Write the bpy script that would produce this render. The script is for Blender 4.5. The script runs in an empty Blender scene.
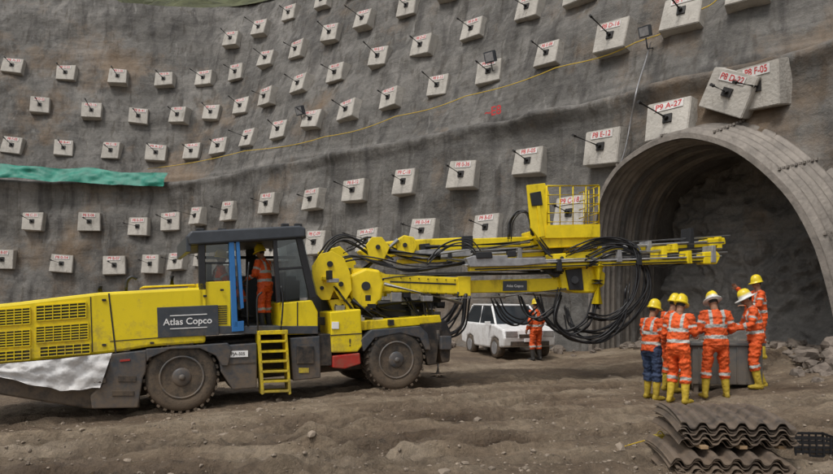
import bpy, bmesh, math, random
import numpy as np
from mathutils import Vector, Matrix, noise
from mathutils.bvhtree import BVHTree
random.seed(7)
V=Vector
F=650.0; CX=416.5; HY=302.0; CZ=1.7
scene=bpy.context.scene
COL=scene.collection

# ---------------------------------------------------------------- materials
def mat(name,col,rough=.6,metal=0.0,var=.15,vscale=3.0,bump=0.0,bscale=20.0,dirt=None,dirtamt=.5,coat=0,grease=0,stain=0):
    m=bpy.data.materials.new(name); m.use_nodes=True
    nt=m.node_tree; N=nt.nodes; L=nt.links; b=N['Principled BSDF']
    b.inputs['Roughness'].default_value=rough; b.inputs['Metallic'].default_value=metal
    if coat: b.inputs['Coat Weight'].default_value=coat
    tc=N.new('ShaderNodeNewGeometry')
    n=N.new('ShaderNodeTexNoise'); n.inputs['Scale'].default_value=vscale; n.inputs['Detail'].default_value=8; n.inputs['Roughness'].default_value=.65
    L.new(tc.outputs['Position'],n.inputs['Vector'])
    r=N.new('ShaderNodeValToRGB'); r.color_ramp.elements[0].position=.3; r.color_ramp.elements[1].position=.7
    r.color_ramp.elements[0].color=(*[c*(1-var) for c in col],1); r.color_ramp.elements[1].color=(*[min(1,c*(1+var)) for c in col],1)
    L.new(n.outputs['Fac'],r.inputs['Fac']); out=r.outputs['Color']
    if grease or stain:
        mp=N.new('ShaderNodeMapping'); mp.inputs['Scale'].default_value=(2.2,2.2,.7) if grease else (2.5,2.5,.5); L.new(tc.outputs['Position'],mp.inputs[0])
        ng=N.new('ShaderNodeTexNoise'); ng.inputs['Scale'].default_value=1.6; ng.inputs['Detail'].default_value=10; ng.inputs['Roughness'].default_value=.7; L.new(mp.outputs[0],ng.inputs['Vector'])
        rg=N.new('ShaderNodeValToRGB'); a_=grease or stain; rg.color_ramp.elements[0].position=.54; rg.color_ramp.elements[1].position=.70; rg.color_ramp.elements[1].color=(a_,a_,a_,1); L.new(ng.outputs['Fac'],rg.inputs['Fac'])
        mg=N.new('ShaderNodeMixRGB'); mg.blend_type='MULTIPLY'; L.new(rg.outputs[0],mg.inputs[0]); L.new(out,mg.inputs[1]); mg.inputs[2].default_value=(.22,.2,.17,1) if grease else (.4,.37,.33,1); out=mg.outputs[0]
    if dirt:
        sp=N.new('ShaderNodeSeparateXYZ'); L.new(tc.outputs['Position'],sp.inputs[0])
        n2=N.new('ShaderNodeTexNoise'); n2.inputs['Scale'].default_value=5; n2.inputs['Detail'].default_value=10; n2.inputs['Roughness'].default_value=.75
        L.new(tc.outputs['Position'],n2.inputs['Vector'])
        mr=N.new('ShaderNodeMapRange'); mr.inputs[1].default_value=-.1; mr.inputs[2].default_value=2.0; mr.inputs[3].default_value=.30; mr.inputs[4].default_value=-.14
        L.new(sp.outputs['Z'],mr.inputs[0])
        ad=N.new('ShaderNodeMath'); ad.operation='ADD'; L.new(mr.outputs[0],ad.inputs[0]); L.new(n2.outputs['Fac'],ad.inputs[1])
        r2=N.new('ShaderNodeValToRGB'); r2.color_ramp.elements[0].position=.52; r2.color_ramp.elements[1].position=.8
        r2.color_ramp.elements[1].color=(dirtamt,dirtamt,dirtamt,1); L.new(ad.outputs[0],r2.inputs['Fac'])
        mx=N.new('ShaderNodeMixRGB'); L.new(r2.outputs['Color'],mx.inputs['Fac']); L.new(out,mx.inputs[1]); mx.inputs[2].default_value=(*dirt,1); out=mx.outputs[0]
        mr3=N.new('ShaderNodeMapRange'); mr3.inputs[3].default_value=rough; mr3.inputs[4].default_value=.9; L.new(r2.outputs['Color'],mr3.inputs[0]); L.new(mr3.outputs[0],b.inputs['Roughness'])
    L.new(out,b.inputs['Base Color'])
    if bump:
        n3=N.new('ShaderNodeTexNoise'); n3.inputs['Scale'].default_value=bscale; n3.inputs['Detail'].default_value=8
        L.new(tc.outputs['Position'],n3.inputs['Vector'])
        bp=N.new('ShaderNodeBump'); bp.inputs['Strength'].default_value=bump; bp.inputs['Distance'].default_value=.05
        L.new(n3.outputs['Fac'],bp.inputs['Height']); L.new(bp.outputs[0],b.inputs['Normal'])
    return m
MUD=(.19,.135,.085)
M={}
M['yellow']=mat('yellow_paint',(.84,.65,.010),.34,0,.06,2,.02,30,MUD,.75,.25,0,.28)
M['yellow2']=mat('yellow_paint_boom',(.81,.61,.011),.40,0,.12,4,.03,30,(.14,.11,.07),.65,0,.75)
M['dgray']=mat('dark_gray_paint',(.052,.06,.072),.45,0,.2,4,.02,30,MUD,.7)
M['black']=mat('black_paint',(.018,.019,.022),.5,0,.3,5,.03,30,MUD,.6)
M['rubber']=mat('rubber_hose',(.014,.014,.016),.42,0,.3,8)
M['tyre']=mat('tyre_rubber',(.028,.026,.024),.85,0,.3,6,.2,40,(.17,.125,.085),.8)
M['rim']=mat('wheel_rim_paint',(.10,.105,.11),.5,0,.2,5,.05,30,MUD,.75)
M['blue']=mat('blue_paint',(.03,.17,.45),.4,0,.1,4)
M['red']=mat('red_paint',(.45,.02,.015),.45,0,.15,4,dirt=MUD,dirtamt=.6)
M['white']=mat('white_cloth',(.74,.74,.74),.7,0,.08,3,.3,12,(.42,.36,.3),.35,0,0,.35)
M['whitep']=mat('white_paint',(.8,.8,.8),.3,0,.04,3,dirt=MUD,dirtamt=.4)
M['steel']=mat('bare_steel',(.6,.6,.61),.35,.8,.2,8)
M['steel2']=mat('dull_steel',(.36,.36,.37),.5,.55,.3,8)
M['csteel']=mat('corrugated_steel',(.14,.125,.115),.42,.45,.4,5,.1,25,(.24,.17,.11),.6,0,0,.6)
M['portal']=mat('portal_steel',(.19,.168,.145),.6,.25,.4,1.6,.3,12,None,0,0,0,.65)
M['flange']=mat('portal_flange_steel',(.22,.195,.17),.6,.25,.4,3,.3,14)
M['tunnel']=mat('tunnel_lining',(.12,.11,.10),.85,0,.4,1.5,.8,5)
M['conc']=mat('block_concrete',(.42,.395,.355),.9,0,.2,1.6,.5,12,None,0,0,0,.6)
M['textred']=mat('red_lettering',(.5,.03,.03),.7)
M['textwhite']=mat('white_lettering',(.85,.85,.85),.6)
M['patch']=mat('white_label_band',(.6,.58,.56),.8,0,.2,6)
M['rod']=mat('anchor_rod_steel',(.03,.028,.027),.6,.3)
M['green']=mat('green_tarp',(.012,.19,.135),.55,0,.35,1.2,.6,4)
M['rope']=mat('yellow_rope',(.62,.42,.03),.7)
M['rock']=mat('rubble_rock',(.17,.14,.115),.9,0,.4,3,.5,12)
M['timber']=mat('timber',(.3,.2,.11),.85,0,.3,6,.3,20)
M['stone']=mat('gravel_stone',(.24,.195,.15),.9,0,.45,2.5)
M['crate']=mat('tool_box_steel',(.12,.125,.125),.55,.1,.3,5,.05,20,MUD,.6)
g=bpy.data.materials.new('dark_glass'); g.use_nodes=True; b=g.node_tree.nodes['Principled BSDF']; b.inputs['Base Color'].default_value=(.02,.025,.03,1); b.inputs['Roughness'].default_value=.08
M['glass']=g
g=bpy.data.materials.new('clear_glass'); g.use_nodes=True; nt=g.node_tree; b=nt.nodes['Principled BSDF']
tr=nt.nodes.new('ShaderNodeBsdfTransparent'); tr.inputs[0].default_value=(.75,.8,.82,1); gl=nt.nodes.new('ShaderNodeBsdfGlossy'); gl.inputs['Roughness'].default_value=.05
mx=nt.nodes.new('ShaderNodeMixShader'); mx.inputs[0].default_value=.12; nt.links.new(tr.outputs[0],mx.inputs[1]); nt.links.new(gl.outputs[0],mx.inputs[2]); nt.links.new(mx.outputs[0],nt.nodes['Material Output'].inputs[0])
M['cglass']=g

def attr_mat(name,rough,bump=.3,bscale=30):
    m=bpy.data.materials.new(name); m.use_nodes=True; nt=m.node_tree; N=nt.nodes; L=nt.links; b=N['Principled BSDF']; b.inputs['Roughness'].default_value=rough
    a=N.new('ShaderNodeAttribute'); a.attribute_name='Col'
    n=N.new('ShaderNodeTexNoise'); n.inputs['Scale'].default_value=9; n.inputs['Detail'].default_value=6
    gm=N.new('ShaderNodeNewGeometry'); L.new(gm.outputs['Position'],n.inputs['Vector'])
    mr=N.new('ShaderNodeMapRange'); mr.inputs[1].default_value=.3; mr.inputs[2].default_value=.7; mr.inputs[3].default_value=.68; mr.inputs[4].default_value=1.05; L.new(n.outputs['Fac'],mr.inputs[0])
    mx=N.new('ShaderNodeMixRGB'); mx.blend_type='MULTIPLY'; mx.inputs[0].default_value=1; L.new(a.outputs['Color'],mx.inputs[1]); L.new(mr.outputs[0],mx.inputs[2]); L.new(mx.outputs[0],b.inputs['Base Color'])
    if bump:
        n3=N.new('ShaderNodeTexNoise'); n3.inputs['Scale'].default_value=bscale; L.new(gm.outputs['Position'],n3.inputs['Vector'])
        bp=N.new('ShaderNodeBump'); bp.inputs['Strength'].default_value=bump; bp.inputs['Distance'].default_value=.03; L.new(n3.outputs['Fac'],bp.inputs['Height']); L.new(bp.outputs[0],b.inputs['Normal'])
    return m
M['cloth']=attr_mat('work_clothes',.75,.6,20); M['helmet']=attr_mat('helmet_plastic',.3,0)

def surf_mat(name,k,streak=True,bdist=.2):
    m=bpy.data.materials.new(name); m.use_nodes=True; nt=m.node_tree; N=nt.nodes; L=nt.links; b=N['Principled BSDF']; b.inputs['Roughness'].default_value=.8
    gm=N.new('ShaderNodeNewGeometry')
    def ns(scale,det=8,rough=.6,vs=None,dist=0,off=(0,0,0)):
        n=N.new('ShaderNodeTexNoise'); n.inputs['Scale'].default_value=scale; n.inputs['Detail'].default_value=det; n.inputs['Roughness'].default_value=rough; n.inputs['Distortion'].default_value=dist
        mp=N.new('ShaderNodeMapping'); mp.inputs['Scale'].default_value=vs or (1,1,1); mp.inputs['Location'].default_value=off; L.new(gm.outputs['Position'],mp.inputs[0]); L.new(mp.outputs[0],n.inputs['Vector'])
        return n
    def ramp(fac,stops):
        r=N.new('ShaderNodeValToRGB'); e=r.color_ramp.elements
        e[0].position=stops[0][0]; e[0].color=(*stops[0][1],1); e[1].position=stops[-1][0]; e[1].color=(*stops[-1][1],1)
        for p,c in stops[1:-1]:
            q=e.new(p); q.color=(*c,1)
        L.new(fac,r.inputs['Fac']); return r.outputs['Color']
    def mixc(f,a,bb,mode='MIX'):
        x=N.new('ShaderNodeMixRGB'); x.blend_type=mode
        if isinstance(f,float): x.inputs[0].default_value=f
        else: L.new(f,x.inputs[0])
        L.new(a,x.inputs[1])
        if isinstance(bb,tuple): x.inputs[2].default_value=(*bb,1)
        else: L.new(bb,x.inputs[2])
        return x.outputs[0]
    def K(*c): return tuple(v*k for v in c)
    base=ramp(ns(.22,12,.66).outputs['Fac'],[(.32,K(.10,.094,.086)),(.46,K(.16,.152,.140)),(.56,K(.20,.19,.175)),(.68,K(.27,.256,.236))])
    mott=ramp(ns(1.6,8,.7,None,.3,(4,4,4)).outputs['Fac'],[(.32,(.74,.74,.75)),(.66,(1.12,1.11,1.09))])
    c=mixc(1.0,base,mott,'MULTIPLY')
    fine=ramp(ns(9,10,.8).outputs['Fac'],[(.3,(.72,.72,.72)),(.7,(1.15,1.15,1.15))])
    c=mixc(1.0,c,fine,'MULTIPLY')
    if streak:
        st=ramp(ns(1.0,8,.65,(1.1,1.1,.09),.6).outputs['Fac'],[(.48,(0,0,0)),(.64,(1,1,1))])
        c=mixc(st,c,mixc(1.0,c,(.50,.49,.49),'MULTIPLY'))
        st2=ramp(ns(1.0,5,.5,(3.4,3.4,.10),.2,(7,3,1)).outputs['Fac'],[(.56,(0,0,0)),(.66,(.85,.85,.85))])
        c=mixc(st2,c,mixc(1.0,c,(.6,.57,.53),'MULTIPLY'))
        lt=ramp(ns(1.0,6,.6,(2.6,2.6,.12),.3,(3,9,2)).outputs['Fac'],[(.6,(0,0,0)),(.74,(.55,.55,.55))])
        c=mixc(lt,c,K(.33,.32,.295))
    br=ramp(ns(.17,8,.7,None,0,(11,4,2)).outputs['Fac'],[(.53,(0,0,0)),(.66,(.6,.6,.6))])
    c=mixc(br,c,K(.235,.155,.088))
    ln=ramp(ns(1.0,4,.5,(.12,.12,1.3),.8).outputs['Fac'],[(.44,(0,0,0)),(.5,(.4,.4,.4)),(.56,(0,0,0))])
    c=mixc(ln,c,mixc(1.0,c,(.55,.55,.55),'MULTIPLY'))
    L.new(c,b.inputs['Base Color'])
    h1=ns(1.6,8,.62); h2=ns(22,8,.75)
    ad=N.new('ShaderNodeMath'); ad.operation='MULTIPLY_ADD'; ad.inputs[1].default_value=.16; L.new(h2.outputs['Fac'],ad.inputs[0]); L.new(h1.outputs['Fac'],ad.inputs[2])
    bp=N.new('ShaderNodeBump'); bp.inputs['Strength'].default_value=.8; bp.inputs['Distance'].default_value=bdist; L.new(ad.outputs[0],bp.inputs['Height']); L.new(bp.outputs[0],b.inputs['Normal'])
    return m
M['wall']=surf_mat('shotcrete',.90)
M['rockface']=surf_mat('tunnel_rock_face',1.45,False,.35)
def ground_mat():
    m=bpy.data.materials.new('muddy_ground'); m.use_nodes=True; nt=m.node_tree; N=nt.nodes; L=nt.links; b=N['Principled BSDF']
    gm=N.new('ShaderNodeNewGeometry')
    def ns(scale,det=8,rough=.6,vs=None):
        n=N.new('ShaderNodeTexNoise'); n.inputs['Scale'].default_value=scale; n.inputs['Detail'].default_value=det; n.inputs['Roughness'].default_value=rough
        if vs:
            mp=N.new('ShaderNodeMapping'); mp.inputs['Rotation'].default_value=(0,0,-.2); mp.inputs['Scale'].default_value=vs; L.new(gm.outputs['Position'],mp.inputs[0]); L.new(mp.outputs[0],n.inputs['Vector'])
        else: L.new(gm.outputs['Position'],n.inputs['Vector'])
        return n
    big=ns(.6,12,.68,(.6,1.3,1))
    r=N.new('ShaderNodeValToRGB'); e=r.color_ramp.elements; e[0].position=.32; e[0].color=(.105,.070,.043,1); e[1].position=.68; e[1].color=(.40,.325,.24,1)
    k=e.new(.46); k.color=(.20,.145,.095,1); k=e.new(.56); k.color=(.29,.225,.155,1)
    L.new(big.outputs['Fac'],r.inputs['Fac'])
    r2=N.new('ShaderNodeValToRGB'); e=r2.color_ramp.elements; e[0].position=.3; e[0].color=(.5,.5,.5,1); e[1].position=.7; e[1].color=(1.22,1.22,1.22,1)
    L.new(ns(9,12,.8).outputs['Fac'],r2.inputs['Fac'])
    mx=N.new('ShaderNodeMixRGB'); mx.blend_type='MULTIPLY'; mx.inputs[0].default_value=1; L.new(r.outputs[0],mx.inputs[1]); L.new(r2.outputs[0],mx.inputs[2])
    at=N.new('ShaderNodeAttribute'); at.attribute_name='moisture'
    wn=N.new('ShaderNodeMath'); wn.operation='MULTIPLY'; L.new(at.outputs['Fac'],wn.inputs[0])
    wr=N.new('ShaderNodeMapRange'); wr.inputs[1].default_value=.35; wr.inputs[2].default_value=.6; wr.inputs[3].default_value=.35; wr.inputs[4].default_value=1; L.new(ns(2.5,8,.7).outputs['Fac'],wr.inputs[0]); L.new(wr.outputs[0],wn.inputs[1])
    m2=N.new('ShaderNodeMixRGB'); m2.blend_type='MULTIPLY'; L.new(wn.outputs[0],m2.inputs[0]); L.new(mx.outputs[0],m2.inputs[1]); m2.inputs[2].default_value=(.46,.42,.38,1)
    L.new(m2.outputs[0],b.inputs['Base Color'])
    rr=N.new('ShaderNodeMapRange'); rr.inputs[1].default_value=.34; rr.inputs[2].default_value=.5; rr.inputs[3].default_value=.4; rr.inputs[4].default_value=.92; L.new(big.outputs['Fac'],rr.inputs[0])
    rs=N.new('ShaderNodeMath'); rs.operation='MULTIPLY_ADD'; rs.inputs[1].default_value=-.38; L.new(wn.outputs[0],rs.inputs[0]); L.new(rr.outputs[0],rs.inputs[2]); L.new(rs.outputs[0],b.inputs['Roughness'])
    h=N.new('ShaderNodeMath'); h.operation='MULTIPLY_ADD'; h.inputs[1].default_value=.4; L.new(ns(30,10,.7).outputs['Fac'],h.inputs[0]); L.new(ns(6,10,.65).outputs['Fac'],h.inputs[2])
    bp=N.new('ShaderNodeBump'); bp.inputs['Strength'].default_value=1.0; bp.inputs['Distance'].default_value=.11; L.new(h.outputs[0],bp.inputs['Height']); L.new(bp.outputs[0],b.inputs['Normal'])
    return m
M['ground']=ground_mat()
M['hill']=mat('hill_soil_grass',(.075,.08,.04),.95,0,.6,.9,.8,4)

# ---------------------------------------------------------------- helpers
def finish(bm,name,mats,smooth=False,bevel=0,parent=None,recalc=True):
    if recalc: bmesh.ops.recalc_face_normals(bm,faces=bm.faces)
    me=bpy.data.meshes.new(name); bm.to_mesh(me); bm.free()
    for m in (mats if isinstance(mats,(list,tuple)) else [mats]): me.materials.append(m)
    if smooth:
        for p in me.polygons: p.use_smooth=True
    o=bpy.data.objects.new(name,me); COL.objects.link(o)
    if bevel:
        md=o.modifiers.new('bevel','BEVEL'); md.width=bevel; md.segments=2; md.limit_method='ANGLE'; md.angle_limit=math.radians(35)
    if parent: setparent(o,parent)
    return o
def empty(name,loc):
    e=bpy.data.objects.new(name,None); e.location=loc; e.empty_display_size=.3; COL.objects.link(e); return e
def setparent(o,e):
    o.parent=e; o.matrix_parent_inverse=Matrix.Translation(-V(e.location))
def add_prism(bm,pts,ext,mi=0):
    a=[bm.verts.new(p) for p in pts]; c=[bm.verts.new(p+ext) for p in pts]; n=len(pts)
    fs=[bm.faces.new(a),bm.faces.new(list(reversed(c)))]
    for i in range(n): fs.append(bm.faces.new((a[i],c[i],c[(i+1)%n],a[(i+1)%n])))
    for f in fs: f.material_index=mi
def frame(t,up=V((0,0,1))):
    t=t.normalized(); 
    if abs(t.dot(up))>.97: up=V((1,0,0))
    x=t.cross(up).normalized(); y=x.cross(t).normalized(); return x,y
def add_tube(bm,pts,r,seg=8,mi=0,caps=True):
    rings=[]; n=len(pts); x=None
    for i,p in enumerate(pts):
        t=(pts[min(i+1,n-1)]-pts[max(i-1,0)]).normalized()
        if x is None: x,y=frame(t)
        else:
            x=(x-t*x.dot(t))
            x=x.normalized() if x.length>1e-4 else frame(t)[0]
            y=t.cross(x)
        rr=r[i] if isinstance(r,(list,tuple)) else r
        rings.append([bm.verts.new(p+(x*math.cos(a)+y*math.sin(a))*rr) for a in [2*math.pi*k/seg for k in range(seg)]])
    for i in range(n-1):
        for k in range(seg):
            f=bm.faces.new((rings[i][k],rings[i][(k+1)%seg],rings[i+1][(k+1)%seg],rings[i+1][k])); f.smooth=True; f.material_index=mi
    if caps:
        for rg in (rings[0],rings[-1]):
            f=bm.faces.new(rg); f.material_index=mi
def cr(pts,n=8):
    P=[pts[0]*2-pts[1]]+list(pts)+[pts[-1]*2-pts[-2]]; out=[]
    for i in range(1,len(P)-2):
        for k in range(n):
            t=k/n; a,b_,c,d=P[i-1],P[i],P[i+1],P[i+2]
            out.append(.5*((2*b_)+(c-a)*t+(2*a-5*b_+4*c-d)*t*t+(-a+3*b_-3*c+d)*t*t*t))
    out.append(pts[-1]); return out
def add_box(bm,c,X,Y,Z,mi=0):
    pts=[c-X-Y-Z,c+X-Y-Z,c+X+Y-Z,c-X+Y-Z]; add_prism(bm,pts,Z*2,mi)
def lathe(bm,c,axis,prof,seg=40,mi=0):
    x,y=frame(axis); axis=axis.normalized(); rings=[]
    for (h,r) in prof:
        rings.append([bm.verts.new(c+axis*h+(x*math.cos(a)+y*math.sin(a))*r) for a in [2*math.pi*k/seg for k in range(seg)]])
    for i in range(len(prof)-1):
        for k in range(seg):
            f=bm.faces.new((rings[i][k],rings[i][(k+1)%seg],rings[i+1][(k+1)%seg],rings[i+1][k])); f.material_index=mi; f.smooth=True
    for rg in (rings[0],rings[-1]):
        f=bm.faces.new(rg); f.material_index=mi
def text_mesh(s,size):
    cu=bpy.data.curves.new('t','FONT'); cu.body=s; cu.size=size; cu.align_x='CENTER'; cu.align_y='CENTER'; cu.offset=size*.012
    o=bpy.data.objects.new('t',cu); COL.objects.link(o); dg=bpy.context.evaluated_depsgraph_get()
    me=bpy.data.meshes.new_from_object(o.evaluated_get(dg)); bpy.data.objects.remove(o); return me
def put_text(bm,s,size,c,X,Z,mi):
    me=text_mesh(s,size); vs=[bm.verts.new(c+X*v.co.x+Z*v.co.y) for v in me.vertices]
    for p in me.polygons:
        try:
            f=bm.faces.new([vs[i] for i in p.vertices]); f.material_index=mi
        except ValueError: pass
    bpy.data.meshes.remove(me)

# ---------------------------------------------------------------- terrain height
def gbase(x,y):
    h=-.03+.035*max(-8,min(0,x))+.10*max(0,min(4,x-4.9))
    if y>15: h+=.02*min(10,y-15)
    return h
tracks=[((-9,8.3),(9,10.6)),((-9,7.1),(9,9.6)),((-9,8.9),(7,7.2)),((-7,6.6),(9,7.4)),((-9,9.6),(4,14.8)),((-2,6.0),(6,13)),((-8,6.1),(3,8.2)),((-3,8.0),(9,8.9)),((-6,8.2),(4,10.4)),((-4,6.4),(2,7.0)),((-1,10.2),(8,15.5)),((-1,9.2),(7,14.0))]
TR=[]
for a,b_ in tracks:
    a=V((*a,0)); b_=V((*b_,0)); d=(b_-a).normalized(); TR.append((a,d,V((-d.y,d.x,0))))
def gzw(x,y):
    h=gbase(x,y); wet=0
    p=V((x,y,0))
    near= -14<x<14 and 3<y<19
    h+=.05*noise.noise(p*.5)
    if near:
        fl=.35 if (3.4<x<7.6 and 10.4<y<12.8) else 1
        h+=.055*fl*noise.noise(p*1.7)+.028*noise.noise(p*6.3)
        w=abs(noise.noise(p*3.5+V((9,3,1)))); h+=.05*w*fl
        for i,(a,d,n) in enumerate(TR):
            q=p-a; v=q.dot(n)+.3*noise.noise(V((q.dot(d)*.35,i*7.1,0)))
            z=abs(v)
            if z<.42:
                al=q.dot(d)
                m=max(0,min(1,.6+1.6*noise.noise(V((al*.4,i*3.3,5)))))*fl
                if z<.25:
                    h-=m*(.075-.04*max(0,math.sin((al+z*.8)*2*math.pi/.24))); wet=max(wet,m*min(1,(.27-z)/.08))
                else: h+=m*.075*math.sin((z-.25)/.17*math.pi)
    elif y>19: h+=.08*noise.noise(p*.8)
    return h,wet
def gz(x,y): return gzw(x,y)[0]

xs=np.concatenate([-12-np.geomspace(.3,160,40)[::-1],np.arange(-12,-8,.12),np.arange(-8,10,.055),10+np.geomspace(.05,160,54)])
ys=np.concatenate([-150+np.arange(0,150,15.),np.arange(0,5,.5),np.arange(5,14,.05),np.arange(14,28,.2),28+np.geomspace(.3,160,24)])
verts=[];wets=[]
for y in ys:
    for x in xs:
        h_,w_=gzw(float(x),float(y)); verts.append((float(x),float(y),h_)); wets.append(w_)
nx=len(xs); faces=[(j*nx+i,j*nx+i+1,(j+1)*nx+i+1,(j+1)*nx+i) for j in range(len(ys)-1) for i in range(nx-1)]
me=bpy.data.meshes.new('ground'); me.from_pydata(verts,[],faces); me.materials.append(M['ground']); me.polygons.foreach_set('use_smooth',[True]*len(faces))
at_=me.attributes.new('moisture','FLOAT','POINT'); at_.data.foreach_set('value',wets)
o=bpy.data.objects.new('ground',me); COL.objects.link(o)

# ---------------------------------------------------------------- excavation wall
PC=[V((x,y,0)) for x,y in [(-75,2),(-62,18),(-45,29),(-32,33),(-24,34.3),(-18,35.3),(-14.6,35.6),(-11.9,34.8),(-9.3,32.7),(-4.5,29),(-.3,26),(3.9,22.5),(6.0,20.6),(7.5,19.1),(9.5,17.2),(12,14.7),(15,11.5),(18,7),(20,0),(21,-10)]]
CP=cr(PC,24); arc=[0]
for i in range(1,len(CP)): arc.append(arc[-1]+(CP[i]-CP[i-1]).length)
arc=np.array(arc); cpx=np.array([p.x for p in CP]); cpy=np.array([p.y for p in CP])
def plan(u):
    x=np.interp(u,arc,cpx); y=np.interp(u,arc,cpy)
    x2=np.interp(u+.8,arc,cpx); y2=np.interp(u+.8,arc,cpy); x1=np.interp(u-.8,arc,cpx); y1=np.interp(u-.8,arc,cpy)
    t=V((x2-x1,y2-y1,0)).normalized(); return V((x,y,0)),V((-t.y,t.x,0)),t
def woff(x,z,u=0):
    bf=.15*(1-max(0,min(1,(x-3)/2.5)))
    o=bf*(min(z,8.3)-6.5)
    zl=8.25+.18*noise.noise(V((u*.3,4,0)))+.07*noise.noise(V((u*1.1,9,0)))
    s=max(0,min(1,(z-zl)/.3)); o+=1.7*s*s*(3-2*s)
    o-=.22*max(0,1-abs(z-zl+.12)/.45)
    if z>8.6: o+=.38*(z-8.6)
    return o
def wallpt(u,z,extra=0):
    p,n,t=plan(u)
    q=p+n*(woff(p.x,z,u)+extra); q.z=z; return q,n,t
PL=V((5.8,20.5,0)); PW=V((.6,-.8,0)); PA=V((.8,.6,0))
prof=[(-.05,-.5),(-.05,1.5),(-.02,3),(.1,4.2),(.35,5.0),(.93,5.7),(1.78,6.1),(2.6,6.25),(3.4,6.15),(4.55,5.55),(5.66,4.4),(6.3,3.2),(6.65,2.0),(6.85,.9),(6.95,-.5)]
PR=cr([V((a,b_,0)) for a,b_ in prof],6)
def pip(s,z,ex):
    cx,cz=3.2,2.3; s=cx+(s-cx)/ex; z=cz+(z-cz)/ex; ins=False; n=len(PR)
    for i in range(n):
        a=PR[i]; b_=PR[(i+1)%n]
        if (a.y>z)!=(b_.y>z) and s<(b_.x-a.x)*(z-a.y)/(b_.y-a.y)+a.x: ins=not ins
    return ins
U0,U1=12,arc[-1]-1; us=[]; u=U0
while u<U1:
    us.append(u); p=plan(u)[0]; u+= .17 if -26<p.x<16 else .8
zs=list(np.concatenate([np.arange(-.6,7.6,.2),np.arange(7.6,9.0,.1),np.arange(9.0,24.1,.2)]))
def ztop(x):
    t=np.interp(x,[-60,-20,-18,-11,-8,0],[21.8,21.8,20.9,20.7,22,24.2]); return float(t)
verts=[];inside=[]
for z in zs:
    for u in us:
        zz=z; p0=plan(u)[0]; zt=ztop(p0.x)
        if z>9: zz=9+(z-9)*(zt-9)/(24-9)
        q0,n,t=wallpt(u,zz)
        d=.45*noise.noise(q0*.22)+.20*noise.noise(q0*.8)+.06*noise.noise(q0*2.2)+.02*noise.noise(q0*6)
        if z<.8: d-= .5*(0.8-z)
        q=q0+n*d
        rel=q-PL; s=rel.dot(PW)
        ins=pip(s,q.z,1.06)
        if not ins:
            for ex,am in ((1.16,.12),(1.24,.10),(1.34,.08)):
                if pip(s,q.z,ex): q-=n*am
        verts.append(q); inside.append(ins)
nx=len(us); faces=[]
for j in range(len(zs)-1):
    for i in range(nx-1):
        f=(j*nx+i,j*nx+i+1,(j+1)*nx+i+1,(j+1)*nx+i)
        if all(inside[k] for k in f): continue
        faces.append(f)
me=bpy.data.meshes.new('shotcrete_wall'); me.from_pydata([tuple(v) for v in verts],[],faces); me.materials.append(M['wall']); me.polygons.foreach_set('use_smooth',[True]*len(faces))
wall=bpy.data.objects.new('shotcrete_wall',me); COL.objects.link(wall)
bvh=BVHTree.FromPolygons(verts,faces)
def sight(px,py):
    """surveyed sight-line from the camera station"""
    return V(((px-CX)/F,1,(HY-py)/F))
def onwall(px,py,back=0):
    h=bvh.ray_cast(V((0,0,CZ)),sight(px,py).normalized())
    if h[0] is None: return None
    best=min(range(0,len(CP)),key=lambda i:(CP[i].x-h[0].x)**2+(CP[i].y-h[0].y)**2)
    p,n,t=plan(arc[best]); return h[0],-n,t
vv=[];ff=[];hu=[u for k,u in enumerate(us) if k%2==0]; hb=[0,.4,.8,1.2,1.8,2.6,3.4,4.4,6,9,13,18,26]
for j,bk in enumerate(hb):
    for u in hu:
        zt=ztop(plan(u)[0].x); q,n,t=wallpt(u,zt); q=q+n*bk; q.z=zt-.05+bk*.62+1.3*noise.noise(q*.25)*min(1,bk)+.6*noise.noise(q*.9)*min(1,bk)+.35*noise.noise(q*2.5)*min(1,bk)
        vv.append(tuple(q))
n_=len(hu)
for j in range(len(hb)-1):
    for i in range(n_-1): ff.append((j*n_+i,j*n_+i+1,(j+1)*n_+i+1,(j+1)*n_+i))
me=bpy.data.meshes.new('hillside'); me.from_pydata(vv,[],ff); me.materials.append(M['hill']); o=bpy.data.objects.new('hillside',me); COL.objects.link(o)

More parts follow.
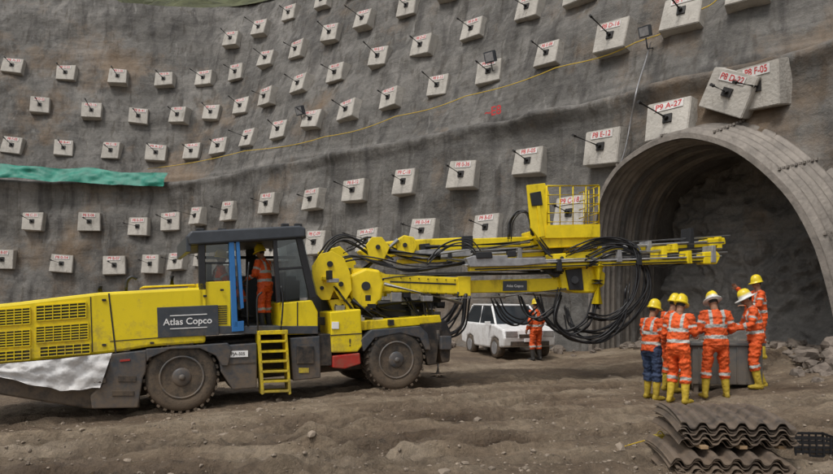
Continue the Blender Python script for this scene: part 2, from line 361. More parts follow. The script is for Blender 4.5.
# ---------------------------------------------------------------- anchor blocks
def block_mesh(label,k):
    bm=bmesh.new(); r=random.Random(k)
    w,h,d=.56,.52,.42
    a=[bm.verts.new(V((sx*w,0.25,sz*h))) for sx,sz in ((-1,-1),(1,-1),(1,1),(-1,1))]
    c=[bm.verts.new(V((sx*w*.95+r.uniform(-.035,.035),-d+(-.08 if sz<0 else .07),sz*h*.95+r.uniform(-.035,.035)))) for sx,sz in ((-1,-1),(1,-1),(1,1),(-1,1))]
    bm.faces.new(c)
    for i in range(4): bm.faces.new((a[i],a[(i+1)%4],c[(i+1)%4],c[i]))
    bmesh.ops.bevel(bm,geom=list(bm.edges),offset=.02,segments=2,affect='EDGES')
    X=V((1,0,0)); Z=V((0,.15,1)).normalized(); N=V((0,-1,.15)).normalized()
    fc=V((0,-d-.005,0))
    add_box(bm,fc+N*.02,X*.11,Z*.11,N*.025,2)
    rd=V((r.uniform(-.24,-.06),-1,.16+r.uniform(-.1,.1))).normalized(); L=.9+r.uniform(-.3,.2)
    add_tube(bm,[fc,fc+rd*L],.026,8,2); add_tube(bm,[fc+rd*.05,fc+rd*.14],.06,6,2); add_tube(bm,[fc+rd*(L-.05),fc+rd*(L+.04)],.045,6,2)
    tc=fc+Z*.34+X*r.uniform(-.06,.06)
    ww=r.uniform(.30,.38)
    add_box(bm,tc+N*.012,X*ww,Z*.10,N*.008,3)
    put_text(bm,label,.21,tc+N*.026,X*(ww/.38),Z,1)
    me=bpy.data.meshes.new('anchor_block'); bmesh.ops.recalc_face_normals(bm,faces=[f for f in bm.faces if f.material_index!=1]); bm.to_mesh(me); bm.free()
    for m in (M['conc'],M['textred'],M['rod'],M['patch']): me.materials.append(m)
    return me
BM=[block_mesh(s,i) for i,s in enumerate(['P8 E-12','P8 0-54','P8 C-31','P9 A-27','P8 E-08','P8 D-16','P8 B-41','P9 0-12','P8 F-05','P9 C-18','P8 A-33','P8 D-22','P8 E-14','P9 B-07','P8 0-36','P8 C-09'])]
rows=[[(293,15),(262,30),(233,41),(325,3),(356,-12)],
[(15,68),(68,74),(119,79),(167,81),(207,81),(238,73),(270,60),(299,51),(333,36),(368,21),(411,7),(452,-8)],
[(42,108),(92,112),(139,117),(181,117),(213,115),(243,107),(271,97),(302,86),(340,75),(381,60),(425,47),(475,30),(533,10),(585,-8)],
[(14,147),(64,149),(114,152),(157,155),(195,153),(222,148),(250,140),(281,131),(314,122),(350,112),(392,100),(440,88),(491,75),(552,57),(618,40),(685,17),(750,-6)],
[(36,222),(90,223),(141,226),(172,222),(201,217),(232,212),(272,205),(316,199),(358,192),(409,183),(465,175),(532,164),(608,148),(673,123),(737,92),(764,86)],
[(5,260),(62,264),(115,266),(155,264),(180,262),(205,258),(236,256),(278,250),(320,244),(372,240),(427,232),(490,228),(575,215)]]
ci=0
for ri,row in enumerate(rows):
    for (px,py) in row:
        h=onwall(px+random.uniform(-1,1),py+random.uniform(-1,1))
        if not h: continue
        p,n,t=h
        yaw=random.uniform(-.13,.13); roll=random.gauss(0,.045)
        nn=(n+V((0,0,.10 if ri<4 else .02))).normalized(); sc=1.0
        if px>560: sc=1.15
        if px==737: roll=.45
        if px>720 and ri==4: sc=1.15; nn=(n+V((-.3,.1,-.2))).normalized()
        Y=-nn; X=t.copy(); X=(X-Y*X.dot(Y)).normalized()
        if (X.cross(Y)).z<0: X=-X
        Z=X.cross(Y)
        R=Matrix((X,Y,Z)).transposed().to_4x4()
        o=bpy.data.objects.new('anchor_block',BM[random.randrange(len(BM))]); COL.objects.link(o)
        o.matrix_world=Matrix.Translation(p-nn*random.uniform(.0,.14))@R@Matrix.Rotation(roll,4,'Y')@Matrix.Rotation(yaw,4,'Z')@Matrix.Rotation(random.uniform(-.1,.06),4,'X')@Matrix.Diagonal((sc*random.uniform(.93,1.06),sc,sc*random.uniform(.93,1.06),1))
        ci+=1
for nm,pl,rr in (('yellow_safety_rope',[(150,170),(250,152),(330,138),(400,118),(470,98),(560,70),(640,45),(700,15),(730,-8)],.016),):
    pts=[]
    for px,py in pl:
        h=onwall(px,py)
        if h: pts.append(h[0]+h[1]*.35)
    pts=cr(pts,6); pts=[p+V((0,0,-.12*abs(math.sin(i*.52)))) for i,p in enumerate(pts)]
    bm=bmesh.new(); add_tube(bm,pts,rr,6); finish(bm,nm,M['rope'])
for px,py,s in ((500,62,1.0),(655,38,.8),(311,114,1.0)):
    h=onwall(px,py); p,n,t=h; c=p+n*.75
    e=empty('floodlight',p); bm=bmesh.new(); Z=(V((0,0,1))+n*.35).normalized(); N=Z.cross(t).normalized()
    if N.dot(n)<0: N=-N
    add_box(bm,c,t*.24*s,Z*.22*s,N*.07,0); add_box(bm,c+N*.075,t*.19*s,Z*.17*s,N*.01,1)
    for k in range(-3,4): add_box(bm,c-N*.1+t*(k*.07*s),t*.01,Z*.2*s,N*.04,0)
    add_tube(bm,[c-Z*.2,c-Z*.55,p-Z*.3],.025,6,0); finish(bm,'lamp_head',[M['dgray'],M['steel2']],parent=e)
h=[onwall(px,py) for px,py in ((655,44),(650,62),(642,90),(636,120),(630,150),(622,175))]
bm=bmesh.new(); add_tube(bm,cr([k[0]+k[1]*.3 for k in h],6),.024,6); finish(bm,'power_cable',M['steel2'])
h=onwall(497,113); bm=bmesh.new(); p,n,t=h; put_text(bm,'~E8',.5,p+n*.3,t,V((0,0,1)),0); finish(bm,'wall_marking',M['textred'],recalc=False)
vv=[];ff=[]
ua=[u for u in us if -27<plan(u)[0].x<-13.6]
nn=11
for i,u in enumerate(ua):
    for j in range(nn):
        f=j/(nn-1); x=plan(u)[0].x; sl=(x+27)/13.4
        z=8.45-.5*sl+f*(.85+.16*noise.noise(V((i*.09,5,0))))-.07*abs(math.sin(i*.13))*f+.14*noise.noise(V((i*.12,0,0)))*(1-f)
        q,n,t=wallpt(u,8.0,-.45+.4*f); q.z=z; w=.20*noise.noise(V((i*.16,f*1.5,3)))+.12*noise.noise(V((i*.45,f*3,3)))
        q-=n*w; vv.append(tuple(q))
for i in range(len(ua)-1):
    for j in range(nn-1): ff.append((i*nn+j,(i+1)*nn+j,(i+1)*nn+j+1,i*nn+j+1))
me=bpy.data.meshes.new('green_tarp'); me.from_pydata(vv,[],ff); me.materials.append(M['green']); me.polygons.foreach_set('use_smooth',[True]*len(ff)); o=bpy.data.objects.new('green_tarp',me); COL.objects.link(o)

# ---------------------------------------------------------------- tunnel portal
tp=empty('tunnel_portal',PL)
def prnorm(i):
    a=PR[max(0,i-1)]; b_=PR[min(len(PR)-1,i+1)]; t=(b_-a).normalized(); return V((-t.y,t.x,0))
def pring(depth,off,flare=0):
    out=[]
    for i,p in enumerate(PR):
        n=prnorm(i); w=max(0,min(1,(p.x-.3)/3.5))
        q=p+n*(off+flare*w)
        out.append(PL+PW*q.x+PA*depth+V((0,0,q.y)))
    return out
def skin(name,rings,m,smooth=True):
    vv=[tuple(p) for r in rings for p in r]; n=len(rings[0]); ff=[(j*n+i,j*n+i+1,(j+1)*n+i+1,(j+1)*n+i) for j in range(len(rings)-1) for i in range(n-1)]
    me=bpy.data.meshes.new(name); me.from_pydata(vv,[],ff); me.materials.append(m)
    if smooth: me.polygons.foreach_set('use_smooth',[True]*len(ff))
    o=bpy.data.objects.new(name,me); COL.objects.link(o); setparent(o,tp); return o
rg=[]
k=-.35
while k<3.0:
    rg.append(pring(k,.12+.075*math.sin(k*2*math.pi/.26),.42*(k+.35)+.0)); k+=.03
skin('canopy_outer',rg,M['portal'])
rg=[];k=-.35
while k<3.0:
    rg.append(pring(k,.0+.06*math.sin(k*2*math.pi/.26))); k+=.03
skin('canopy_inner',rg,M['portal'])
skin('front_flange',[pring(-.35,-.04),pring(-.40,-.04),pring(-.40,.10),pring(-.33,.10)],M['flange'],False)
# bolted seams between the plates
bm=bmesh.new()
for idx in (20,30,40,50,58,66,74):
    if idx<len(PR)-1:
        n=prnorm(idx)
        for kk in range(14):
            dd=-.25+kk*.13; w=max(0,min(1,(PR[idx].x-.3)/3.5)); q=PR[idx]+n*(.2+.42*(dd+.35)*w); c=PL+PW*q.x+PA*dd+V((0,0,q.y)); add_box(bm,c,PW*.03,PA*.03,V((0,0,.03)))
finish(bm,'seam_bolts',M['flange'],parent=tp)
rg=[]; k=2.9
while k<5.4:
    r=pring(k,.05); r=[p+V((noise.noise(p*1.3),noise.noise(p*1.3+V((5,5,5))),noise.noise(p*1.1+V((9,0,0)))))*.22 for p in r]; rg.append(r); k+=.15
skin('lining',rg,M['tunnel'])
for dd in (.9,1.7,2.5):
    skin('steel_rib',[pring(dd,.02),pring(dd,-.13),pring(dd+.12,-.13),pring(dd+.12,.02)],M['tunnel'],False)
vv=[];ff=[];NS=150
for j in range(NS):
    for i in range(NS):
        s=-1+9.5*i/(NS-1); z=-.6+8*j/(NS-1)
        dep=3.5+.10*z-.14*max(0,s-2); q=V((s,z,0))
        rid=1-abs(noise.noise(q*.9+V((3,8,0)))); rid2=1-abs(noise.noise(q*2.3+V((1,2,0))))
        dep+=.6*noise.noise(q*.45)-.5*(rid-.6)-.22*(rid2-.6)+.15*noise.noise(q*3.0)+.08*noise.noise(q*8)-max(0,1.4-z)*.75
        p=PL+PW*s+PA*dep; vv.append((p.x,p.y,z))
for j in range(NS-1):
    for i in range(NS-1): ff.append((j*NS+i,j*NS+i+1,(j+1)*NS+i+1,(j+1)*NS+i))
me=bpy.data.meshes.new('rock_face'); me.from_pydata(vv,[],ff); me.materials.append(M['rockface']); me.polygons.foreach_set('use_smooth',[True]*len(ff)); o=bpy.data.objects.new('rock_face',me); COL.objects.link(o); setparent(o,tp)

# ---------------------------------------------------------------- rocks
def rockbatch(name,items,m,sub=2):
    bm=bmesh.new()
    for (c,s) in items:
        r=bmesh.ops.create_icosphere(bm,subdivisions=sub,radius=1); sd=random.uniform(0,99); sc=V((random.uniform(.7,1.3),random.uniform(.7,1.3),random.uniform(.5,.9)))*s
        for v in r['verts']:
            d=1+.6*noise.noise(v.co*1.6+V((sd,0,0)))
            v.co=V((v.co.x*sc.x,v.co.y*sc.y,v.co.z*sc.z))*d+c
    return finish(bm,name,m)
it=[]
for i in range(3600):
    y=5.3+abs(random.gauss(0,1))*5; x=random.uniform(-.8,.8)*y
    s=random.choice([.010,.014,.018,.026,.010,.014])*random.uniform(.7,1.3)
    if random.random()<.05: s*=2.2
    it.append((V((x,y,gz(x,y)+s*.1)),s))
rockbatch('gravel',it,M['stone'],1)
it=[]
for i in range(230):
    x=random.gauss(9.4,.9); y=random.gauss(13.2,.9); 
    if x/y<.575: continue
    s=random.choice([.06,.08,.11,.15,.22]); hh=max(0,1.0-.45*math.hypot(x-10,y-13.8)); it.append((V((x,y,gz(x,y)+hh*random.uniform(.3,1))),s))
for i in range(120):
    s_=random.uniform(.1,6.3); p=PL+PW*s_+PA*random.uniform(.3,3.0); s=random.uniform(.05,.22); it.append((V((p.x,p.y,gz(p.x,p.y)+s*.3)),s))
rockbatch('rubble_pile',it,M['rock'])
it=[]
for i in range(200):
    u=random.uniform(arc[24*7],arc[24*12]); q,n,t=wallpt(u,0,-.2-abs(random.gauss(0,.45))); s=random.choice([.06,.09,.13,.2]); it.append((V((q.x,q.y,gz(q.x,q.y)+s*.3)),s))
rockbatch('rubble_pile',it,M['rock'])

# ---------------------------------------------------------------- drilling rig
RO=V((-3.97,11.0,0)); RE=V((.913,.407,0)).normalized(); RN=V((.407,-.913,0)).normalized()
BO=V((-2.0,13.0,0)); BE=V((.977,.214,0)).normalized(); BN=V((.214,-.977,0)).normalized()
def onplane(o,e,n,px,py,lat):
    k=(px-CX)/F; q=o+n*lat; t=(k*q.y-q.x)/(e.x-k*e.y); p=q+e*t; p.z=CZ+(HY-py)/F*p.y; return p
def R_(px,py,lat=0): return onplane(RO,RE,RN,px,py,lat)
def B_(px,py,lat=0): return onplane(BO,BE,BN,px,py,lat)
rig=empty('drilling_rig',RO)
def rp(name,pts,l0,l1,m,bev=.02,fn=R_,n=RN):
    bm=bmesh.new(); P=[fn(x,y,l0) for x,y in pts]; add_prism(bm,P,n*(l1-l0)); return finish(bm,name,m,bevel=bev,parent=rig)
def rb(name,x0,y0,x1,y1,l0,l1,m,bev=.015,fn=R_,n=RN):
    return rp(name,[(x0,y0),(x1,y0),(x1,y1),(x0,y1)],l0,l1,m,bev,fn,n)
Y,D,K=M['yellow'],M['dgray'],M['black']
rp('rear_hood',[(-75,314),(-60,311),(0,304),(20,302),(60,297),(100,292.5),(205,287),(206,343),(150,347),(112,353),(0,365),(-75,372)],0,-2.45,Y,.045)
rp('hood_seam',[(108,293.5),(109.5,293.2),(116.5,352.5),(115,353)],.008,-.1,M['black'],0)
rp('hood_seam_b',[(90,297),(91,297),(93,352),(92,352)],.006,-.1,M['black'],0)
rp('hood_seam_c',[(110,341),(205,334),(205,334.8),(110,341.8)],.006,-.1,M['black'],0)
rp('hood_top_box',[(140,288),(195,285.5),(195,284),(144,286)],-.5,-2.0,Y,.02)
bm=bmesh.new(); 
add_tube(bm,cr([R_(126,291,-.6),R_(127,281,-.6),R_(132,277,-.6),R_(137,279,-.6)],5),.03,8); add_tube(bm,[R_(100,292,-1.0),R_(100,286,-1.0)],.05,12)
add_tube(bm,[R_(172,285,-.9),R_(172,276,-.9)],.045,12); finish(bm,'exhaust_and_mirror',K,parent=rig)
bm=bmesh.new()
for (x,y) in [(104,300),(104,345),(152,343),(205,296),(222,290)]:
    c=R_(x,y,.012); add_box(bm,c,RE*.03,RN*.01,V((0,0,.018)))
finish(bm,'hood_latches',K,bevel=.004,parent=rig)
bm=bmesh.new()
for (x0,y0,x1,y1) in [(-45,316,-5,333),(-2,310,30,326),(36,306,86,321),(-2,332,30,348),(36,327,88,343),(-45,338,-5,354),(-2,352,30,362),(40,347,90,357)]:
    sl=-(x1-x0)*.075
    add_prism(bm,[R_(x0,y0,.012),R_(x1,y0+sl,.012),R_(x1,y1+sl,.012),R_(x0,y1,.012)],RN*-.05,0)
    nb=max(3,int((y1-y0)/2.6))
    for k in range(nb+1):
        ya=y0+(y1-y0)*k/nb; add_prism(bm,[R_(x0,ya-.5,.03),R_(x1,ya+sl-.5,.03),R_(x1,ya+sl+.5,.03),R_(x0,ya+.5,.03)],RN*-.03,1)
    nv=max(2,int((x1-x0)/8))
    for k in range(nv+1):
        xa=x0+(x1-x0)*k/nv; yy=sl*k/nv; add_prism(bm,[R_(xa-.4,y0+yy,.034),R_(xa+.4,y0+yy,.034),R_(xa+.4,y1+yy,.034),R_(xa-.4,y1+yy,.034)],RN*-.03,1)
finish(bm,'louvre_grilles',[M['black'],Y],parent=rig)
rp('name_panel',[(157,307.5),(218,305),(219,335),(158,338)],.022,-.02,D,.006)
bm=bmesh.new(); 
tx=RE.copy(); tx.z=.035; tx.normalize()
put_text(bm,'Atlas Copco',.155,R_(188,321.5,.03),tx,V((0,0,1)),0)
add_prism(bm,[R_(170,328.5,.028),R_(207,326.8,.028),R_(207,327.6,.028),R_(170,329.3,.028)],RN*.003,0); add_prism(bm,[R_(170,315.5,.028),R_(207,313.7,.028),R_(207,314.5,.028),R_(170,316.3,.028)],RN*.003,0)
finish(bm,'name_lettering',M['textwhite'],parent=rig,recalc=False)
bm=bmesh.new(); rows_=[]
top=[(-75,371),(0,364),(60,359),(112,353)]; bot=[(-75,372),(0,377),(60,391),(100,388)]
for i in range(61):
    f=i/60; row=[]
    for j in range(13):
        g_=j/12; 
        def lp(L): 
            k=f*3; a=min(2,int(k)); b2=k-a; return (L[a][0]*(1-b2)+L[a+1][0]*b2, L[a][1]*(1-b2)+L[a+1][1]*b2)
        a=lp(top); b2=lp(bot); x=a[0]*(1-g_)+b2[0]*g_; y=a[1]*(1-g_)+b2[1]*g_+2.5*g_*noise.noise(V((f*9,2,0)))
        row.append(bm.verts.new(R_(x,y,.07+.09*noise.noise(V((f*7,g_*3,1)))+.04*noise.noise(V((f*25+g_*8,g_*6,1)))+.02*g_)))
    rows_.append(row)
for i in range(60):
    for j in range(12): f_=bm.faces.new((rows_[i][j],rows_[i+1][j],rows_[i+1][j+1],rows_[i][j+1])); f_.smooth=True
finish(bm,'white_cover',M['white'],parent=rig)
rp('rear_underframe',[(-75,366),(0,368),(100,370),(140,365),(140,408),(88,409),(0,395),(-75,388)],-.1,-2.3,K,.03)
rp('side_step_box',[(112,354),(147,350),(146,372),(143,378),(138,408),(92,409),(90,396),(102,386)],.03,-.35,D,.02)
rb('step_handle',94,378,106,383,.06,.03,M['black'],.004)
rb('step_slot',118,376,136,382,.045,.03,M['black'],.004)
rb('step_slot_b',112,391,134,396,.045,.03,M['black'],.004)
rp('step_reflector',[(120,360),(130,359),(130,361),(120,362)],.045,.03,M['red'],.003)
rp('rear_fender',[(146,349),(228,343),(232,350),(228,366),(222,366),(216,356),(200,348.5),(170,349.5),(150,358),(147,362)],.04,-.5,D,.015)
rp('chassis_beam',[(130,345),(445,326),(446,362),(330,372),(222,382),(130,398)],-.55,-1.95,K,.03)
rp('tool_cabinet',[(217,346),(257,343),(257,388),(233,390),(221,372)],0,-.6,D,.02)
rp('cabinet_door_line',[(225,364),(255,362),(255,363),(225,365)],.01,-.02,K,0)
bm=bmesh.new(); add_box(bm,R_(238,354,.012),RE*.17,V((0,0,.055)),RN*.006,0); put_text(bm,'PJA-505',.075,R_(238,354,.022),RE,V((0,0,1)),1); finish(bm,'number_plate',[M['textwhite'],M['black']],parent=rig,recalc=False)
rp('cabinet_b',[(290,338),(320,336),(321,378),(293,381)],0,-.55,D,.02)
rb('hose_reel_box',297,346,314,364,.04,0,K,.01)
rb('warning_sign_small',299,368,309,373,.012,0,Y,.003)
rp('cab_roof',[(187,236),(191,231),(300,225.5),(306,228),(306,237),(190,245)],.05,-2.3,D,.03)
rp('roof_lip',[(188,243),(306,235.5),(306,238.5),(188,246)],.0,-2.25,K,.008)
rb('roof_rear_edge',186,236,191,252,.0,-2.2,D,.01)
rp('rear_post',[(198,243),(205,242),(206,290),(199,290)],0,-.1,K,.008)
rp('rear_post_far',[(198,243),(205,242),(206,290),(199,290)],-2.1,-2.2,K,.008)
rb('cab_rear_panel',199,283,206,332,0,-2.2,Y,.01)
rp('cab_side_panel',[(204,282),(231,281),(231,329),(204,331)],-.03,-.2,Y,.012)
bm=bmesh.new()
for k in range(9):
    y=306+k*2.2; add_prism(bm,[R_(208,y,-.015),R_(227,y-.6,-.015),R_(227,y+.2,-.015),R_(208,y+.9,-.015)],RN*-.02)
finish(bm,'side_panel_vents',K,parent=rig)
rb('cab_side_glass',206,244,230,281,-.06,-.07,M['cglass'],0)
rb('window_bar_a',205,262,231,264,-.03,-.08,K,.003)
rp('blue_frame_post',[(229,241),(234,240.5),(238,327),(232,328)],.02,-.12,M['blue'],.008)
rp('blue_frame_post_b',[(236,241),(239.5,240.5),(244,308),(241,309)],.02,-.12,M['blue'],.006)
rp('blue_frame_base',[(232,322),(244,321),(244,331),(232,332)],.02,-.12,M['blue'],.006)
rp('door_glass',[(234,243),(236,243),(241,310),(238,310)],-.03,-.04,M['cglass'],0)
rp('front_post',[(296,236),(302,236),(317,297),(310,299)],0,-.1,K,.008)
rp('front_post_far',[(296,236),(302,236),(317,297),(310,299)],-2.1,-2.2,K,.008)
rp('mid_post',[(273,238),(277,238),(281,302),(277,303)],0,-.08,K,.006)
rp('front_side_glass',[(277,239),(297,238),(311,297),(281,301)],-.04,-.05,M['cglass'],0)
rp('front_window_bar',[(277,268),(304,266),(304.5,268.5),(277,270.5)],-.02,-.08,K,.004)
rp('windscreen_frame',[(300,237),(303,237),(318,296),(315,297)],-.1,-2.1,M['cglass'],0)
rb('far_cab_wall',205,276,296,330,-2.15,-2.2,D,.01)
rb('far_cab_upper',246,240,256,276,-2.15,-2.2,K,.005)
rb('far_cab_rail',205,256,296,259,-2.15,-2.2,K,.005)
rb('cab_floor',206,326,318,334,0,-2.2,D,.01)
rp('cab_front_panel',[(281,303),(312,300),(318,312),(318,334),(281,335)],-.02,-2.2,Y,.02)
rp('cab_front_panel_seam',[(297,302),(298,302),(298,334),(297,334)],-.012,-.1,K,0)
rb('console',286,280,300,303,-.6,-1.7,K,.02)
rb('console_screen',283,272,286,292,-.7,-1.3,D,.01)
rb('seat_base',212,292,226,326,-1.1,-1.6,K,.02); rb('seat_back',206,262,212,298,-1.1,-1.6,K,.02)
bm=bmesh.new()
for pl in ([(248,326,0),(247,290,.02),(249,262,.02)],[(281,330,.04),(283,300,.05),(281,286,.05)],[(258,332,.05),(257,300,.06),(262,292,.06)]):
    add_tube(bm,cr([R_(*q) for q in pl],5),.016,8)
finish(bm,'grab_rails',K,parent=rig)
bm=bmesh.new()
for x in (200,222,285,298):
    c=R_(x,231 if x<250 else 226,-.3); add_box(bm,c,RE*.07,RN*.05,V((0,0,.045)))
finish(bm,'work_lamps',K,bevel=.015,parent=rig)
bm=bmesh.new()
for x,x2 in ((258,262),(285,289)):
    add_prism(bm,[R_(x,333,.1),R_(x+2.4,333,.1),R_(x2+2.4,394,.1),R_(x2,395,.1)],RN*-.3)
for k in range(6):
    y=341+k*10; xo=k*.8; add_prism(bm,[R_(259+xo,y,.1),R_(287+xo,y-1,.1),R_(287+xo,y+1.2,.1),R_(259+xo,y+2.2,.1)],RN*-.3)
add_prism(bm,[R_(258,331,.1),R_(288,330,.1),R_(288,334,.1),R_(258,335,.1)],RN*-.35)
finish(bm,'access_ladder',M['yellow2'],bevel=.006,parent=rig)
rb('sign_box',332,322,339,329,.02,0,M['textwhite'],.004)
rp('side_cabinet_yellow',[(330,312),(361,309),(363,345),(358,352),(332,353)],0,-.75,Y,.025)
rp('side_cabinet_red',[(333,356),(360,353),(361,364),(345,369),(333,368)],.0,-.7,M['red'],.02)
rp('cabinet_seam',[(331,335),(362,333),(362,334),(331,336)],.006,-.02,K,0)
bm=bmesh.new(); put_text(bm,'!',.2,R_(350,343,.012),RE,V((0,0,1)),0); finish(bm,'warning_decal',K,parent=rig,recalc=False)
rp('front_fender',[(360,340),(372,330),(420,326),(428,334),(431,350),(426,350),(420,338),(400,333),(375,338),(364,352)],.0,-.6,D,.015)
rb('front_box_dark',318,334,332,366,-.05,-.6,K,.015)
rp('front_frame',[(418,322),(446,320),(452,334),(450,362),(428,366)],-.1,-2.3,K,.03)
rb('front_bumper',441,336,452,350,.0,-2.4,D,.02)
bm=bmesh.new(); 
for lt in (-.15,-2.1): add_tube(bm,[R_(438,330,lt),R_(438,362,lt)],.085,14,0); add_tube(bm,[R_(438,360,lt),R_(438,374,lt)],.05,12,1); add_tube(bm,[R_(438,374,lt),R_(438,377,lt)],.17,16,0)
finish(bm,'front_jacks',[K,M['steel']],parent=rig)
bm=bmesh.new()
for lt in (-.3,-2.1): add_tube(bm,[R_(118,385,lt),R_(118,404,lt)],.07,12,0); add_tube(bm,[R_(118,409,lt),R_(118,411,lt)],.16,16,0)
finish(bm,'rear_jacks',K,parent=rig)
bm=bmesh.new()
rr=random.Random(3)
for i in range(130):
    x=rr.uniform(318,442); y=rr.uniform(262 if x<360 else 290,338); lt=rr.uniform(-.1,-2.0); c=R_(x,y,lt)
    add_box(bm,c,RE*rr.uniform(.03,.11),RN*rr.uniform(.04,.15),V((0,0,rr.uniform(.025,.09))),rr.choice([0,0,0,1,2,1]))
finish(bm,'valve_blocks',[K,M['steel2'],M['yellow2']],bevel=.008,parent=rig)
rb('electrics_cabinet',322,268,352,332,-1.0,-2.2,D,.02)
rb('hydraulic_cabinet',360,300,425,330,-.7,-2.2,K,.02)
rp('front_deck',[(356,322),(440,315),(442,323),(358,331)],-.1,-2.3,M['yellow2'],.015)
def wheel(px,py,lat,out):
    c=R_(px,py,0)+RN*lat; bm=bmesh.new(); R=.6; w=.19
    prof_=[(-w*.9,R*.60),(-w,R*.68),(-w,R*.86),(-w*.85,R*.95),(-w*.5,R*.985),(0,R),(w*.5,R*.985),(w*.85,R*.95),(w,R*.86),(w,R*.68),(w*.9,R*.60)]
    lathe(bm,c,RN,prof_,48,0)
    x,y=frame(RN)
    for k in range(30):
        for sd in (-1,1):
            a=2*math.pi*(k+(.5 if sd>0 else 0))/30; rd=x*math.cos(a)+y*math.sin(a); tg=x*-math.sin(a)+y*math.cos(a)
            ax=(RN*sd+tg*.35).normalized(); add_box(bm,c+rd*(R-.006)+RN*sd*w*.5,ax*w*.5,tg*.026,rd*.018,0)
    s=out
    lathe(bm,c,RN*s,[(w*.75,R*.62),(w*1.0,R*.61),(w*1.02,R*.57),(w*.6,R*.53),(w*.35,R*.5),(w*.3,R*.3),(w*.62,R*.28)],40,1)
    lathe(bm,c,RN*s,[(w*.3,R*.30),(w*.9,R*.27),(w*1.0,R*.22),(w*1.05,R*.08)],28,2)
    lathe(bm,c,RN*s,[(w*1.0,R*.09),(w*1.2,R*.08),(w*1.22,R*.02)],16,1)
    for k in range(12):
        a=2*math.pi*k/12; rd=x*math.cos(a)+y*math.sin(a); q=c+rd*R*.40+RN*s*w*.3; add_tube(bm,[q,q+RN*s*.05],.018,6,2)
    finish(bm,'wheel',[M['tyre'],M['rim'],D],parent=rig)
wheel(182,377.5,-.2,1); wheel(397,360,-.2,1)
wheel(182,377.5,-2.25,-1); wheel(397,360,-2.25,-1)

# ---- booms
Y2=M['yellow2']
def bp(name,pts,l0,l1,m,bev=.015): return rp(name,pts,l0,l1,m,bev,B_,BN)
# base bracket built from two spaced cheek plates with a web, pins and stiffeners
bp('boom_base_cheek',[(312,266),(320,254),(332,251),(344,258),(350,272),(352,290),(346,300),(340,300),(334,290),(330,300),(322,300),(312,290)],.42,.36,Y2,.008)
bp('boom_base_cheek_inner',[(312,266),(320,254),(332,251),(344,258),(350,272),(352,290),(346,300),(334,298),(322,300),(312,290)],.12,.06,Y2,.008)
bp('boom_base_web',[(316,278),(344,274),(347,288),(322,292)],.38,.08,Y2,.01)
bp('boom_base_foot',[(328,300),(350,298),(356,312),(360,343),(342,345),(337,322)],.34,-.1,Y2,.02)
bp('boom_base_rib',[(345,302),(349,302),(354,340),(350,340)],.38,.34,Y2,.006)
bp('boom_base_bracket_far',[(318,252),(340,246),(356,262),(360,300),(362,330),(338,333),(322,290)],-.7,-.95,Y2)
bp('boom_swing_housing',[(350,275),(366,268),(380,270),(384,284),(382,300),(372,310),(356,308),(350,296)],.30,-.2,Y2,.05)
bp('main_boom_arm',[(352,268),(372,268),(386,274),(470,278),(470,295),(386,292),(366,298),(352,290)],.16,-.22,Y2,.03)
bp('main_boom_inner_tube',[(468,280.5),(562,278),(562,291.5),(468,293)],.10,-.16,Y2,.02)
bp('boom_arm_collar',[(458,276.5),(471,276.5),(471,296),(458,296)],.19,-.25,Y2,.012)
bp('boom_wear_strip',[(390,281),(456,283.5),(456,285),(390,282.5)],.168,.15,K,0)
bp('boom_label',[(503,281),(527,280.5),(527,290.5),(503,291)],.115,.1,D,.004)
bm=bmesh.new(); put_text(bm,'Atlas Copco',.075,B_(515,286,.122),BE,V((0,0,1)),0); finish(bm,'boom_lettering',M['textwhite'],parent=rig,recalc=False)
bp('far_boom_arm',[(358,251),(372,243),(400,240),(470,237),(470,249),(400,255),(372,264)],-.55,-.9,Y2,.03)
bp('far_boom_inner_tube',[(468,238.5),(546,236),(546,246),(468,248)],-.6,-.85,Y2,.02)
bp('far_boom_collar',[(462,236),(473,235.6),(473,250),(462,250)],-.52,-.93,K,.012)
bp('far_boom_head',[(530,231),(556,228),(566,237),(560,249),(532,249)],-.5,-1.05,Y2,.03)
bp('upper_lug',[(366,245),(372,237),(382,237),(390,247),(384,260),(370,260)],.1,.03,Y2,.01)
bp('upper_lug_b',[(366,245),(372,237),(382,237),(390,247),(384,260),(370,260)],-.2,-.27,Y2,.01)
bp('mid_lug',[(396,241),(404,235),(414,237),(418,246),(412,257),(398,255)],-.3,-.8,Y2,.02)
bp('boom_head',[(560,274),(568,266),(594,265),(606,273),(605,285),(594,293),(576,293),(562,289)],.22,-.25,Y2,.04)
bp('boom_head_plate',[(566,270),(582,268),(584,290),(570,290)],.27,.21,K,.01)
bp('feed_holder',[(552,254),(598,251),(603,256),(601,263),(555,265)],.26,-.12,Y2,.02)
bp('tilt_link',[(540,268),(556,262),(566,272),(556,278)],.2,.08,K,.015)
bm=bmesh.new()
def pin(x,y,l0,l1,r,mi=1): add_tube(bm,[B_(x,y,l0),B_(x,y,l1)],r,16,mi)
add_tube(bm,[B_(598,266,.25),B_(597,304,.25)],.12,20,0); add_tube(bm,[B_(597,304,.25),B_(597,309,.25)],.09,16,1); add_tube(bm,[B_(598,262,.25),B_(598,266,.25)],.16,20,0); add_tube(bm,[B_(597.6,280,.25),B_(597.4,284,.25)],.135,20,1)
for a in ((575,280,.32,-.35,.08),(378,247,.16,-.32,.05),(366,286,.34,-.24,.09),(330,264,.46,.0,.06),(341,284,.46,.0,.05),(322,288,.46,.0,.04),(405,245,-.26,-.84,.05),(548,240,-.45,-1.1,.06),(352,322,.38,.3,.05),(592,258,.3,.2,.04),(562,258,.3,.2,.04)): pin(*a)
for x in range(392,456,9): pin(x,277.6+(x-392)*.04,.185,.16,.014); pin(x,291.5+(x-392)*.04,.185,.16,.014)
finish(bm,'rotation_unit',[Y2,K],bevel=.008,parent=rig)
